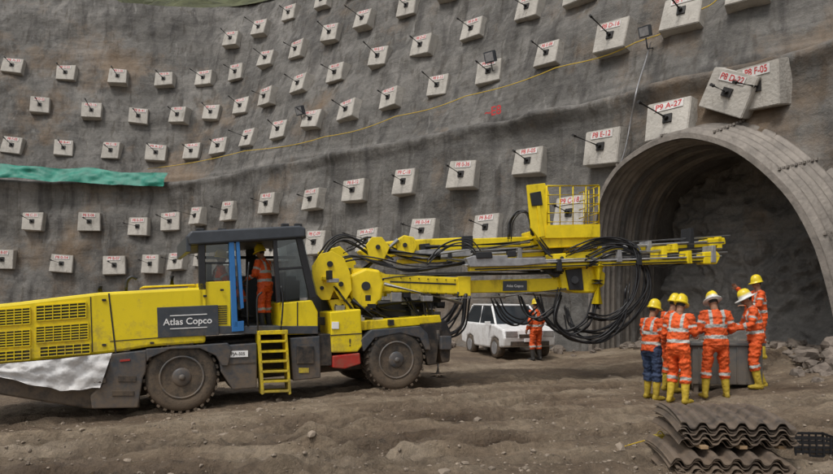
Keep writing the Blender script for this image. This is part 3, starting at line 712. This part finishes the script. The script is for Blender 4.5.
def rail(name,a,b_,hpx,l0,l1,m,bev=.01):
    bp(name,[(a[0],a[1]-hpx/2),(b_[0],b_[1]-hpx/2*.85),(b_[0],b_[1]+hpx/2*.85),(a[0],a[1]+hpx/2)],l0,l1,m,bev)
rail('feed_beam',(470,269),(716,260),4.4,.38,.2,Y2)
rail('feed_beam_rail',(465,265),(722,256),1.8,.42,.17,M['steel'])
rail('feed_beam_groove',(475,269.4),(712,260.6),1.3,.39,.37,K,0)
rail('far_feed_beam',(398,262),(722,244),4.4,-.45,-.65,Y2)
rail('far_feed_rail',(400,258),(725,240.5),1.8,-.4,-.7,M['steel'])
bp('rock_drill',[(466,258),(474,255.5),(508,255),(508,258),(545,258),(547,263),(520,266),(470,267)],.46,.26,M['steel2'],.015)
bp('rock_drill_gearbox',[(476,252),(492,251.5),(493,258),(477,258.5)],.5,.24,K,.015)
bp('rock_drill_far',[(402,252),(440,248),(442,251),(470,249),(472,256),(405,260)],-.38,-.66,M['steel2'],.015)
bp('drill_motor',[(508,251),(516,250.7),(517,256.5),(509,257)],.44,.3,K,.012)
bp('drill_motor_far',[(420,244),(430,243.2),(431,250),(421,251)],-.4,-.6,K,.012)
bm=bmesh.new()
for a,b_,lt,r in [((545,260.5),(727,252.5),.34,.026),((470,251),(730,236),-.52,.026),((384,284),(462,303),.35,.04),((440,299),(505,297),.3,.03),((390,252),(470,262),.0,.05),((470,262),(560,268),.0,.03),((605,256),(660,251),.1,.04),((610,248),(724,242.5),-.1,.018),((615,252),(722,248.5),.1,.018),((360,274),(398,240),-.3,.05),((430,288),(560,296),-.45,.05),((440,253.6),(530,242),-.2,.025),((505,296),(566,289),.25,.028)]:
    add_tube(bm,[B_(*a,lt),B_(*b_,lt)],r,12,0)
finish(bm,'drill_rods_and_pistons',M['steel'],parent=rig)
bm=bmesh.new()
for a,b_,lt,r in [((378,304),(440,299),.3,.07),((388,251),(440,257),.0,.065),((352,278),(385,250),-.3,.07),((425,247),(520,243),-.4,.045),((352,300),(378,320),.35,.06),((612,264),(700,261.5),.43,.016),((612,253),(715,247),-.3,.016),((480,270),(540,271.5),.15,.035),((380,312),(420,306),-.1,.06)]:
    add_tube(bm,[B_(*a,lt),B_(*b_,lt)],r,14,0)
finish(bm,'hydraulic_cylinders',K,parent=rig)
for i,(x,y,hh,l0,l1) in enumerate([(640,260,10,.45,.12),(690,257,13,.45,.12),(714,254,17,.45,.1),(560,265,12,.46,.12),(600,249,13,-.36,-.75),(650,247,12,-.36,-.75),(692,238,20,-.36,-.72),(720,243,13,-.36,-.75),(520,254,12,-.36,-.75),(450,258,12,-.36,-.75),(665,253,14,.2,-.3),(620,256,12,.45,.12),(632,250,9,.0,-.3),(676,248,9,.0,-.3)]):
    rp('feed_bracket',[(x-1.8,y-hh/2),(x+1.8,y-hh/2),(x+2.6,y+hh/2),(x-2.6,y+hh/2)],l0,l1,[K,Y2,M['steel2']][i%3],.01,B_,BN)
bp('feed_tip',[(704,252),(717,251),(721,256),(717,264),(704,264)],.42,.14,Y2,.02)
bp('far_feed_tip',[(708,239),(725,237.5),(726,244),(710,247)],-.36,-.74,Y2,.02)
bp('basket_side_panel',[(527,185),(545,183),(549,192),(551,236),(540,240),(531,228)],.0,-.06,Y2,.01)
bp('basket_side_rib',[(537,206),(540,206),(545,236),(541,237)],.03,.0,Y2,.006)
bp('basket_mount',[(540,236),(600,236),(600,242),(585,246),(548,248)],-.05,-.9,Y2,.015)
bp('basket_knuckle',[(546,244),(566,244),(562,256),(550,256)],-.2,-.6,K,.02)
bm=bmesh.new()
def bar(a,b_,r=.022): add_tube(bm,[a,b_],r,8)
for lt in (.0,-.95):
    for y in (186,195,204,213,222): bar(B_(547,y,lt),B_(599,y-.5,lt),.022 if y==186 else .012)
    for x in (547,560,573,586,599): bar(B_(x,186,lt),B_(x,238,lt),.017)
for x in (547,599):
    for y in (186,195,204,213,222,236):
        a=B_(x,y,0); bar(a,a-BN*.95,.015)
    for k in range(1,4): a=B_(x,186,0)-BN*.95*k/4; b2=B_(x,237,0)-BN*.95*k/4; bar(a,b2,.013)
add_prism(bm,[B_(546,225,.02),B_(600,224,.02),B_(600,237,.02),B_(546,238,.02)],BN*-.02)
finish(bm,'basket_railing',Y2,parent=rig)
rp('basket_console',[(530,193),(541,191),(543,205),(532,206)],.03,.0,K,.01,B_,BN)
bm=bmesh.new(); rr=random.Random(11)
def hose(pl,l0,l1,n,j=4,r=.022):
    for k in range(n):
        P=[]
        ox,oy=rr.uniform(-j,j),rr.uniform(-j,j)
        for i,(x,y) in enumerate(pl):
            f=i/(len(pl)-1); P.append(B_(x+ox+rr.uniform(-j,j)*.4,y+oy+rr.uniform(-j,j)*.5,l0*(1-f)+l1*f+rr.uniform(-.1,.1)))
        add_tube(bm,cr(P,7),r*rr.uniform(.8,1.2),7)
hose([(570,252),(600,240),(630,243),(641,265),(634,298),(612,318),(590,315)],.3,.35,6,4,.02)
hose([(585,262),(615,250),(640,262),(645,290),(625,320),(596,335),(572,330),(565,310)],.35,.1,6,5,.02)
hose([(560,290),(556,318),(572,336),(600,338),(622,318),(628,285)],.3,.3,5,4,.02)
hose([(535,295),(545,320),(565,332),(585,322),(592,300)],.2,.3,4,4,.02)
hose([(520,294),(528,312),(540,318),(556,306)],.1,.2,3,3,.02)
hose([(425,296),(432,322),(448,336),(462,326),(466,296)],.25,.2,6,3,.02)
hose([(405,296),(418,318),(440,326),(455,312),(462,296)],.2,.1,5,4,.02)
hose([(330,262),(355,255),(380,262),(405,268),(440,266),(480,260)],.2,.1,4,4,.018)
hose([(320,258),(335,240),(352,240),(372,252),(392,262)],.1,.0,5,4,.018)
hose([(345,250),(370,240),(400,252),(440,258),(500,248),(540,242)],-.3,-.5,3,4,.018)
hose([(335,268),(350,280),(372,280),(400,276),(450,273),(520,273),(565,271)],.15,.15,4,2,.014)
hose([(480,255),(470,244),(455,243),(440,250),(430,262)],.4,.1,4,3,.015)
hose([(340,300),(350,310),(365,304),(385,312),(410,318)],.3,.1,5,5)
hose([(336,290),(346,304),(360,318),(378,322)],.45,.3,4,3,.018)
hose([(510,240),(512,222),(520,212),(530,216),(534,236)],-.2,-.1,5,2,.016)
hose([(538,240),(552,255),(570,258),(590,255)],.1,.2,4,3,.016)
hose([(600,241),(620,242),(636,248),(640,262)],-.4,.2,3,3,.016)
hose([(495,297),(505,314),(520,322),(535,308)],-.3,-.2,4,4,.02)
hose([(370,300),(385,322),(405,330),(425,322)],.2,-.3,5,4)
hose([(640,262),(660,268),(680,265),(700,263)],.3,.3,2,2,.013)
finish(bm,'hydraulic_hoses',M['rubber'],smooth=True,parent=rig)

# ---------------------------------------------------------------- people
def loft(bm,pts,radii,xdir,seg=16):
    n=len(pts); rings=[]
    def ring(c,x,y,a,b_): return [bm.verts.new(c+x*a*math.cos(q)+y*b_*math.sin(q)) for q in [2*math.pi*k/seg for k in range(seg)]]
    for i,p in enumerate(pts):
        t=(pts[min(i+1,n-1)]-pts[max(i-1,0)]).normalized(); x=(xdir-t*xdir.dot(t)).normalized(); y=t.cross(x)
        a,b_=radii[i]
        if i==0: rings.append(ring(p-t*min(a,b_)*.55,x,y,a*.6,b_*.6))
        rings.append(ring(p,x,y,a,b_))
        if i==n-1: rings.append(ring(p+t*min(a,b_)*.55,x,y,a*.6,b_*.6))
    for i in range(len(rings)-1):
        for k in range(seg): bm.faces.new((rings[i][k],rings[i][(k+1)%seg],rings[i+1][(k+1)%seg],rings[i+1][k]))
    bm.faces.new(rings[0]); bm.faces.new(rings[-1])
def ell(bm,c,rx,ry,rz,R=None,sub=3):
    r=bmesh.ops.create_icosphere(bm,subdivisions=sub,radius=1)
    for v in r['verts']:
        q=V((v.co.x*rx,v.co.y*ry,v.co.z*rz)); v.co=(R@q if R else q)+c
def remesh(bm,vox,sm=2):
    bmesh.ops.recalc_face_normals(bm,faces=bm.faces)
    me=bpy.data.meshes.new('tmp'); bm.to_mesh(me); bm.free(); o=bpy.data.objects.new('tmp',me); COL.objects.link(o)
    md=o.modifiers.new('r','REMESH'); md.mode='VOXEL'; md.voxel_size=vox
    s=o.modifiers.new('s','SMOOTH'); s.factor=.5; s.iterations=sm
    dg=bpy.context.evaluated_depsgraph_get(); out=bpy.data.meshes.new_from_object(o.evaluated_get(dg)); bpy.data.objects.remove(o); return out
ORANGE=(.84,.115,.016); SILVER=(.50,.52,.49); SKIN=(.30,.15,.09); BOOT=(.66,.47,.04); JEAN=(.035,.06,.13); HAIR=(.015,.01,.008)
def person(name,loc,yaw,H=1.72,pose=None,legs=ORANGE,boots=BOOT,helmet=(.82,.62,.02),lean=0,head=(0,0),vest=False,top=ORANGE,seed=0):
    pose=pose or {}
    J=dict(pelvis=(0,0,.93),waist=(0,0,1.06),chest=(0,.0,1.28),neck=(0,-.01,1.47),
      shL=(-.185,0,1.41),shR=(.185,0,1.41),elL=(-.25,-.03,1.14),elR=(.25,-.03,1.14),wrL=(-.24,.10,.91),wrR=(.24,.10,.91),
      hipL=(-.095,0,.90),hipR=(.095,0,.90),knL=(-.115,.03,.50),knR=(.115,.03,.50),anL=(-.13,-.02,.09),anR=(.13,-.02,.09))
    J={k:V(v) for k,v in J.items()}
    if lean:
        R=Matrix.Rotation(-math.radians(lean),3,'X')
        for k in ('waist','chest','neck','shL','shR','elL','elR','wrL','wrR'):
            J[k]=J['pelvis']+R@(J[k]-J['pelvis'])
    for k,v in pose.items():
        if k in J: J[k]=V(v)
    S=H/1.78; X=V((1,0,0))
    segs=[]
    bm=bmesh.new()
    sp=[J['pelvis']+(J['pelvis']-J['waist']).normalized()*.09,J['pelvis'],J['waist'],(J['waist']+J['chest'])/2,J['chest'],J['chest'].lerp(J['neck'],.55),J['neck']-(J['neck']-J['chest']).normalized()*.02]
    rad=[(.185,.145),(.19,.148),(.178,.138),(.186,.138),(.20,.140),(.175,.115),(.075,.075)]
    loft(bm,sp,rad,X,20)
    nom=[.84,.93,1.06,1.17,1.28,1.385,1.45]
    for i in range(6): segs.append(('torso',sp[i],sp[i+1],(rad[i][0]+rad[i][1])/2,(rad[i+1][0]+rad[i+1][1])/2,nom[i],nom[i+1]))
    for s in 'LR':
        a,e,w=J['sh'+s],J['el'+s],J['wr'+s]; ins=J['chest'].lerp(J['neck'],.6)
        pts=[ins.lerp(a,.5),a,a.lerp(e,.5),e,e.lerp(w,.5),w]; rd=[(.075,.075),(.076,.078),(.066,.07),(.058,.062),(.054,.056),(.046,.046)]
        loft(bm,pts,rd,V((.3,.9,.3)).normalized(),14)
        segs.append(('arm',a,e,.073,.06,0,1)); segs.append(('arm',e,w,.06,.046,1,2))
        h,k,an=J['hip'+s],J['kn'+s],J['an'+s]
        bt=k.lerp(an,.33)
        pts=[h,h.lerp(k,.4),k,k.lerp(an,.3),k.lerp(an,.36),k.lerp(an,.7),an]; rd=[(.105,.12),(.098,.105),(.078,.084),(.078,.084),(.07,.076),(.06,.066),(.05,.058)]
        loft(bm,pts,rd,X,14)
        segs.append(('leg',h,k,.105,.08,0,1)); segs.append(('leg',k,bt,.08,.076,1,1.33)); segs.append(('boot',bt,an,.07,.055,0,1))
        fy=V((.03 if s=='R' else -.03,.17,0)); fa=an+V((0,-.055,-.035)); fb=an+fy+V((0,0,-.05))
        loft(bm,[fa,fa.lerp(fb,.4),fb-(fb-fa)*.02],[(.042,.05),(.045,.05),(.045,.033)],X,12)
        segs.append(('boot',fa,fb,.05,.035,1,2))
    me=remesh(bm,.0125,3)
    n=len(me.vertices); co=np.zeros(n*3); me.vertices.foreach_get('co',co); co=co.reshape(-1,3)
    nr=np.zeros(n*3); me.vertices.foreach_get('normal',nr); nr=nr.reshape(-1,3)
    best=np.full(n,1e9); lab=np.zeros(n,int); par=np.zeros(n)
    for i,(l,a,b_,ra,rb_,na,nb) in enumerate(segs):
        A=np.array(a);B=np.array(b_);d=B-A; t=np.clip(((co-A)@d)/(d@d),0,1); ds=np.linalg.norm(co-A-t[:,None]*d,axis=1)-(ra+(rb_-ra)*t)
        m=ds<best; best[m]=ds[m]; lab[m]=i; par[m]=(na+(nb-na)*t)[m]
    cols=np.zeros((n,3)); rnd=random.Random(seed)
    tint=rnd.uniform(.78,1.0)
    for i in range(n):
        l=segs[lab[i]][0]; p=par[i]; x=co[i][0]
        if l=='torso':
            c=top
            if .99<p<1.045 or (1.17<p<1.225): c=SILVER
            elif p>1.2 and .075<abs(x)<.12: c=SILVER
            if p<.875: c=legs
        elif l=='arm':
            c=top
            if 1.28<p<1.45 or .45<p<.6: c=SILVER
            if vest and p>.25: c=vest
        elif l=='leg':
            c=legs
            if legs==ORANGE and (1.16<p<1.28): c=SILVER
        else:
            c=boots
        mud=1-.35*max(0,min(1,(.35-co[i][2])/.35))
        cols[i]=[v*tint*mud for v in c]
    for i in range(n):
        l=segs[lab[i]][0]
        if l!='boot':
            q=V(co[i]); d=.020*noise.noise(V((q.x*8,q.y*8,q.z*19))+V((seed*3.1,0,0)))+.011*noise.noise(q*30+V((seed,0,0)))
            if l=='torso' and par[i]<.875: d-=.02
            if l=='leg' and 1.1<par[i]: d+=.012
            co[i]=co[i]+nr[i]*d
    parts=[(co,[tuple(p.vertices) for p in me.polygons],cols,0)]; bpy.data.meshes.remove(me)
    nk=J['neck']; hy,hp=head
    HR=(Matrix.Rotation(math.radians(hy),3,'Z')@Matrix.Rotation(-math.radians(hp+lean*.5),3,'X'))
    bm=bmesh.new()
    def hpnt(x,y,z): return nk+HR@V((x,y,z))
    loft(bm,[nk-V((0,0,.05)),hpnt(0,.01,.05),hpnt(0,.015,.1)],[(.062,.064),(.056,.06),(.054,.06)],X,14)
    ell(bm,hpnt(0,.015,.17),.074,.092,.10,HR); ell(bm,hpnt(0,.045,.105),.052,.058,.055,HR)
    ell(bm,hpnt(0,.108,.145),.014,.02,.024,HR,2); ell(bm,hpnt(0,.105,.125),.018,.014,.012,HR,2)
    for sx in (-1,1): ell(bm,hpnt(sx*.076,.005,.14),.010,.020,.032,HR,2); ell(bm,hpnt(sx*.03,.088,.178),.024,.014,.008,HR,2)
    ell(bm,hpnt(0,.098,.096),.026,.010,.008,HR,2)
    me=remesh(bm,.0065,1); n=len(me.vertices); co=np.array([v.co[:] for v in me.vertices]); Hi=HR.inverted(); cols=np.zeros((n,3))
    for i in range(n):
        q=Hi@(V(co[i])-nk); c=SKIN
        if q.z>.12 and q.y<.0 and abs(q.x)<.08: c=HAIR
        if q.y>.07 and abs(q.z-.158)<.009 and .016<abs(q.x)<.042: c=(.03,.02,.02)
        if q.y>.07 and abs(q.z-.178)<.005 and .014<abs(q.x)<.046: c=HAIR
        if q.y>.09 and abs(q.z-.096)<.006 and abs(q.x)<.026: c=(.25,.07,.05)
        cols[i]=c
    parts.append((co,[tuple(p.vertices) for p in me.polygons],cols,0)); bpy.data.meshes.remove(me)
    for s in 'LR':
        w=J['wr'+s]; d=(w-J['el'+s]).normalized(); sd=-1 if s=='L' else 1
        side=V((0,1,0)) if abs(d.y)<.7 else V((-sd,0,0.2)); side=(side-d*side.dot(d)).normalized(); nrm=d.cross(side).normalized()
        if nrm.x*sd>0: nrm=-nrm
        bm=bmesh.new()
        loft(bm,[w-d*.03,w+d*.02,w+d*.06,w+d*.095],[(.024,.022),(.034,.017),(.043,.016),(.040,.014)],side,12)
        for k,(o_,ln) in enumerate([(.031,.070),(.010,.080),(-.011,.075),(-.031,.058)]):
            p=w+d*.09+side*o_; P=[p-d*.02]; dd=d
            for q in (.42,.32,.26):
                P.append(P[-1]+dd*(ln*q+(.02 if q==.42 else 0))); dd=(dd+nrm*.38).normalized()
            loft(bm,P,[(.010,.010),(.0095,.0095),(.0085,.0085),(.007,.007)],side,8)
        P=[w+d*.03+side*.03,w+d*.055+side*.055+nrm*.01,w+d*.085+side*.066+nrm*.02,w+d*.105+side*.066+nrm*.03]
        loft(bm,P,[(.014,.014),(.0125,.0125),(.011,.011),(.009,.009)],nrm,8)
        me=remesh(bm,.0045,1); co=np.array([v.co[:] for v in me.vertices]); parts.append((co,[tuple(p.vertices) for p in me.polygons],np.tile(SKIN,(len(co),1)),0)); bpy.data.meshes.remove(me)
    bm=bmesh.new(); seg=28; rings=[]
    for (r,z) in [(1.28,-.02),(1.26,-.005),(1.05,.0),(1.03,.03),(.97,.07),(.82,.11),(.55,.138),(.2,.15)]:
        ring=[]
        wide=pose.get('whiteband')
        for k in range(seg):
            a=2*math.pi*k/seg; r_=r*(1.18 if (wide and r>1.1) else 1); x=.094*r_*math.cos(a); y=.115*r_*math.sin(a); zz=z
            if r>1.1:
                if math.sin(a)>0: y+= .03*math.sin(a)**2; zz-=.01*math.sin(a)
                elif not wide: x*=.93; y*=.93
            if abs(x)<.02 and z>.05: zz+=.008
            ring.append(bm.verts.new(hpnt(x,y+.012,zz+.195)))
        rings.append(ring)
    for i in range(len(rings)-1):
        for k in range(seg): bm.faces.new((rings[i][k],rings[i][(k+1)%seg],rings[i+1][(k+1)%seg],rings[i+1][k]))
    bm.faces.new(rings[-1]); bm.faces.new(rings[0]); bmesh.ops.recalc_face_normals(bm,faces=bm.faces)
    bm.verts.index_update(); co=np.array([v.co[:] for v in bm.verts]); fs=[tuple(v.index for v in f.verts) for f in bm.faces]; bm.free()
    hc=np.tile(helmet,(len(co),1)).astype(float)
    if pose.get('whiteband'): hc[:28*4]=(.78,.78,.74)
    parts.append((co,fs,hc,1))
    AV=[];AF=[];AC=[];MI=[];off=0
    for co,fs,cc,mi in parts:
        AV.append(co*S); AC.append(cc); AF+= [tuple(i+off for i in f) for f in fs]; MI+=[mi]*len(fs); off+=len(co)
    AV=np.vstack(AV); AC=np.vstack(AC)
    me=bpy.data.meshes.new(name); me.from_pydata(AV.tolist(),[],AF); me.materials.append(M['cloth']); me.materials.append(M['helmet'])
    me.polygons.foreach_set('use_smooth',[True]*len(AF)); me.polygons.foreach_set('material_index',MI)
    ca=me.color_attributes.new('Col','FLOAT_COLOR','POINT'); arr=np.ones((len(AC),4)); arr[:,:3]=AC; ca.data.foreach_set('color',arr.ravel())
    o=bpy.data.objects.new(name,me); COL.objects.link(o); o.location=loc; o.rotation_euler=(0,0,math.radians(yaw)); return o
def at(px,d,dz=0):
    x=(px-CX)/F*d; return V((x,d,gz(x,d)+.0+dz))
W='construction_worker'
person(W,at(651,11.5),-62,1.76,dict(elL=(-.24,.08,1.15),wrL=(-.16,.30,1.12),elR=(.26,.02,1.14),wrR=(.2,.24,1.05),anL=(-.14,.06,.09),knL=(-.12,.07,.5)),legs=JEAN,head=(-10,12),seed=1,lean=3)
person(W,at(678,11.0),-48,1.84,dict(elR=(.25,.06,1.15),wrR=(.16,.28,1.1),elL=(-.25,.05,1.15),wrL=(-.1,.28,1.12),knL=(-.12,.08,.5)),head=(0,18),seed=2,lean=5)
person(W,at(671,12.3),-70,1.84,dict(elR=(.25,.06,1.15),wrR=(.14,.28,1.1)),head=(0,15),seed=3,lean=3)
person(W,at(716,11.3),-8,1.87,dict(elR=(.27,.02,1.14),wrR=(.2,.24,1.08),elL=(-.27,.02,1.14),wrL=(-.18,.25,1.1),whiteband=1,anL=(-.17,0,.09),anR=(.17,.02,.09),knL=(-.14,.04,.5),knR=(.14,.04,.5)),head=(10,22),seed=4,lean=6)
person(W,at(756,12.0),74,1.84,dict(elR=(.25,.16,1.14),wrR=(.18,.42,1.06),elL=(-.25,.12,1.15),wrL=(-.18,.38,1.07),knL=(-.12,.07,.5),anR=(.12,-.14,.09),whiteband=1),head=(0,22),lean=9,seed=5,helmet=(.85,.65,.03))
person(W,at(760,14.0,.22),80,1.78,dict(elR=(.28,.2,1.33),wrR=(.2,.40,1.52),elL=(-.25,.1,1.15),wrL=(-.16,.33,1.15)),head=(8,8),seed=6,lean=4)
person(W,at(536,18.2),30,1.72,dict(),head=(0,5),seed=7,boots=(.05,.045,.04))
q=R_(265,328,-.55); person(W,q+V((0,0,-.01)),70,1.56,dict(elR=(.26,.1,1.15),wrR=(.18,.33,1.12),elL=(-.26,.08,1.14),wrL=(-.2,.3,1.05)),head=(5,15),seed=8,lean=6,boots=(.03,.03,.03))
q=R_(220,326,-1.2); person(W,q+V((0,0,-.26)),-66,1.7,dict(knL=(-.14,.42,.93),knR=(.14,.42,.93),anL=(-.14,.46,.5),anR=(.14,.46,.5),elL=(-.25,.12,1.15),elR=(.25,.12,1.15),wrL=(-.16,.38,1.1),wrR=(.16,.38,1.1)),head=(0,5),seed=9,boots=(.03,.03,.03))

# ---------------------------------------------------------------- steel tool box
c=at(722,12.35); X=V((.96,-.12,0)).normalized(); Yv=V((.12,.96,0)).normalized()
e=empty('steel_tool_box',c); bm=bmesh.new()
add_box(bm,c+V((0,0,.48)),X*.62,Yv*.30,V((0,0,.36)),0); add_box(bm,c+V((0,0,.87)),X*.66,Yv*.34,V((0,0,.03)),0)
for sx in (-1,1):
    for sy in (-1,1): add_box(bm,c+X*.54*sx+Yv*.22*sy+V((0,0,.05)),X*.04,Yv*.04,V((0,0,.10)),0)
for k in range(-3,4): add_box(bm,c+X*.17*k-Yv*.31+V((0,0,.48)),X*.012,Yv*.012,V((0,0,.33)),0)
finish(bm,'box_body',M['crate'],bevel=.012,parent=e)
bm=bmesh.new(); put=c+V((0,0,.905))
add_box(bm,put+X*-.2,X*.15,Yv*.11,V((0,0,.004)),0); finish(bm,'drawing_sheet',M['whitep'],parent=e)

# ---------------------------------------------------------------- corrugated sheet stacks
def stack(name,cx,cy,z0,wid,dep,n,yaw,pitch,amp,th=.05,seed=0):
    rr=random.Random(seed); R=Matrix.Rotation(math.radians(yaw),3,'Z')
    e=empty(name,V((cx,cy,z0)))
    for k in range(n):
        bm=bmesh.new(); ox,oy=rr.uniform(-.045,.045),rr.uniform(-.07,.07); ry=Matrix.Rotation(rr.uniform(-.035,.035),3,'Z'); NX=90; t=.005
        rings=[]
        for j in range(7):
            y=-dep/2+dep*j/6; ra=[];rb_=[]
            for i in range(NX+1):
                x=-wid/2+wid*i/NX; w=amp*math.tanh(1.6*math.sin(2*math.pi*(x+ox)/pitch))/.92
                cv=-.10*((y/dep*2)**2)*.4
                p=R@(ry@V((x+ox,y+oy,0)))+V((cx,cy,z0+k*th+w+cv+.02*(x/wid)))
                ra.append(bm.verts.new(p)); rb_.append(bm.verts.new(p-V((0,0,t*2))))
            rings.append((ra,rb_))
        for j in range(6):
            for i in range(NX):
                for q in (0,1): bm.faces.new((rings[j][q][i],rings[j][q][i+1],rings[j+1][q][i+1],rings[j+1][q][i]))
        for i in range(NX):
            for j in (0,6): bm.faces.new((rings[j][0][i],rings[j][0][i+1],rings[j][1][i+1],rings[j][1][i]))
        for j in range(6):
            for i in (0,NX): bm.faces.new((rings[j][0][i],rings[j+1][0][i],rings[j+1][1][i],rings[j][1][i]))
        finish(bm,'corrugated_sheet',M['csteel'],smooth=False,parent=e)
    return e
def gp(px,py,z=0):
    d=(CZ-z)*F/(py-HY); return V(((px-CX)/F*d,d,z))
p=gp(737,470); z=gz(p.x,p.y+.5)
stack('corrugated_sheet_stack',p.x,p.y+.55,z+.06,1.14,1.15,11,-6,.19,.032,.024,1)
stack('corrugated_sheet_stack',p.x+.17,p.y+.75,z+.42,1.10,1.3,10,-9,.19,.032,.024,2)
bm=bmesh.new()
for dx in (-.4,.0,.4): add_box(bm,V((p.x+.12+dx,p.y+.6,z+.36)),V((.04,0,0)),V((0,.5,0)),V((0,0,.018)))
finish(bm,'timber_spacers',M['timber'],bevel=.005)
cp=gp(820,452); zc=gz(cp.x,cp.y)
bm=bmesh.new(); c=V((cp.x+.03,cp.y+.25,zc+.12))
Xc=V((.23,-.02,0)); Yc=V((.015,.16,0)).copy(); Zc=V((0,0,.11)); 
for s in (-1,1):
    for k in range(5): add_box(bm,c+Yc*s+V((0,0,-.1+.05*k)),Xc,Yc*.04,V((0,0,.014)))
    for k in range(5): add_box(bm,c+Xc*s+V((0,0,-.1+.05*k)),Xc*.03,Yc,V((0,0,.014)))
    for k in range(-3,4): add_box(bm,c+Yc*s*1.03+Xc*(k/3.),Xc*.04,Yc*.05,V((0,0,.115))); 
    for k in range(-2,3): add_box(bm,c+Xc*s*1.02+Yc*(k/2.),Xc*.03,Yc*.05,V((0,0,.115)))
add_box(bm,c-V((0,0,.105)),Xc,Yc,V((0,0,.008)))
finish(bm,'plastic_crate',M['rubber'])
c=gp(660,440); c.z=gz(c.x,c.y)
bm=bmesh.new(); add_box(bm,c+V((0,0,.05)),V((.085,.014,0)),V((-.01,.06,0)),V((0,0,.045))); add_box(bm,c+V((0,0,.11)),V((.065,.012,0)),V((-.01,.045,0)),V((0,0,.015))); add_tube(bm,cr([c+V((-.06,0,.11)),c+V((0,0,.17)),c+V((.06,0,.11))],5),.008,6)
finish(bm,'yellow_tool_case',M['yellow2'],bevel=.006)
bm=bmesh.new(); a=gp(625,449); a.z=gz(a.x,a.y)+.02; b2=gp(680,438); b2.z=gz(b2.x,b2.y)+.02; add_tube(bm,cr([a,(a+b2)/2+V((0,.1,0.01)),b2],8),.007,6); finish(bm,'yellow_cord',M['rope'])

# ---------------------------------------------------------------- parked car
cc=V((2.75,20.1,0)); cc.z=gz(cc.x,cc.y); a=V((-.30,.954,0)).normalized(); s_=V((.954,.30,0)).normalized(); Z=V((0,0,1))
e=empty('parked_car',cc)
def cpt(x,y,z): return cc+a*x*.86-s_*y+Z*z
bm=bmesh.new(); prof_=[(-1.85,.35),(-1.9,.6),(-1.8,.85),(-1.1,.98),(1.5,1.0),(1.85,.92),(1.92,.6),(1.88,.35),(1.45,.3),(1.35,.55),(1.05,.62),(.75,.55),(.65,.28),(-.75,.28),(-.85,.55),(-1.15,.62),(-1.45,.55),(-1.5,.32)]
add_prism(bm,[cpt(x,.82,z) for x,z in prof_],s_*1.64,0); finish(bm,'body',M['whitep'],bevel=.05,parent=e)
q=[cpt(-1.15,.76,.93),cpt(1.62,.76,.98),cpt(1.62,-.76,.98),cpt(-1.15,-.76,.93)]; w=[cpt(-.45,.62,1.50),cpt(1.3,.62,1.52),cpt(1.3,-.62,1.52),cpt(-.45,-.62,1.50)]
bm=bmesh.new(); qa=[bm.verts.new(p) for p in q]; wa=[bm.verts.new(p) for p in w]; bm.faces.new(wa)
for i in range(4): bm.faces.new((qa[i],qa[(i+1)%4],wa[(i+1)%4],wa[i]))
finish(bm,'windows',M['glass'],bevel=.03,parent=e)
bm=bmesh.new(); add_prism(bm,[p+Z*.01 for p in w],Z*.04)
for i in range(4): add_tube(bm,[q[i],w[i]],.035,6)
for sy in (1,-1): add_tube(bm,[cpt(.25,.77*sy,.96),cpt(.3,.64*sy,1.51)],.03,6); add_box(bm,cpt(-.85,.92*sy,1.0),a*.04,s_*.08,Z*.06)
finish(bm,'roof_and_pillars',M['whitep'],bevel=.01,parent=e)
bm=bmesh.new()
for x in (-1.15,1.05):
    for sy in (1,-1): lathe(bm,cpt(x,.72*sy,.30),s_,[(-.1,.2),(-.1,.29),(0,.3),(.1,.29),(.1,.2)],24,0); lathe(bm,cpt(x,.80*sy,.30),s_,[(-.03,.19),(.0,.17),(.03,.19)],20,1)
finish(bm,'wheels',[M['tyre'],M['steel2']],parent=e)
bm=bmesh.new()
for sy in (1,-1): add_box(bm,cpt(-1.86,.58*sy,.72),a*.05,s_*.18,Z*.08,0); add_box(bm,cpt(1.88,.62*sy,.78),a*.05,s_*.1,Z*.1,1)
add_box(bm,cpt(-1.9,0,.66),a*.03,s_*.34,Z*.05,2); add_box(bm,cpt(-1.88,0,.44),a*.05,s_*.6,Z*.07,2); add_box(bm,cpt(-1.93,0,.54),a*.03,s_*.2,Z*.05,3); finish(bm,'lights_and_grille',[M['steel'],M['red'],M['black'],M['textwhite']],bevel=.01,parent=e)

# ---------------------------------------------------------------- light, camera
w=bpy.data.worlds.new('World'); scene.world=w; w.use_nodes=True; nt=w.node_tree; bg=nt.nodes['Background']
sky=nt.nodes.new('ShaderNodeTexSky'); sky.sky_type='NISHITA'; sky.sun_disc=False; SE=math.radians(60); SA=math.radians(215)
sky.sun_elevation=SE; sky.sun_rotation=SA; sky.dust_density=4; sky.air_density=1.2
hs=nt.nodes.new('ShaderNodeHueSaturation'); hs.inputs['Saturation'].default_value=.2; nt.links.new(sky.outputs[0],hs.inputs['Color']); nt.links.new(hs.outputs[0],bg.inputs[0]); bg.inputs[1].default_value=.14
sd=bpy.data.lights.new('sun','SUN'); sd.energy=1.5; sd.angle=math.radians(12); sd.color=(1,.95,.88); so=bpy.data.objects.new('sun',sd); COL.objects.link(so)
dirv=V((math.sin(SA)*math.cos(SE),math.cos(SA)*math.cos(SE),math.sin(SE))); so.rotation_euler=dirv.to_track_quat('Z','Y').to_euler(); so.location=dirv*40
cam=bpy.data.cameras.new('camera'); cam.lens=F/833*36; cam.sensor_width=36; cam.shift_y=65/833; cam.clip_end=1000; co_=bpy.data.objects.new('camera',cam); COL.objects.link(co_)
co_.location=(0,0,CZ); co_.rotation_euler=(math.radians(90),0,0); scene.camera=co_
scene.view_settings.view_transform='Standard'; scene.view_settings.look='None'; scene.view_settings.exposure=0
print('blocks',ci)
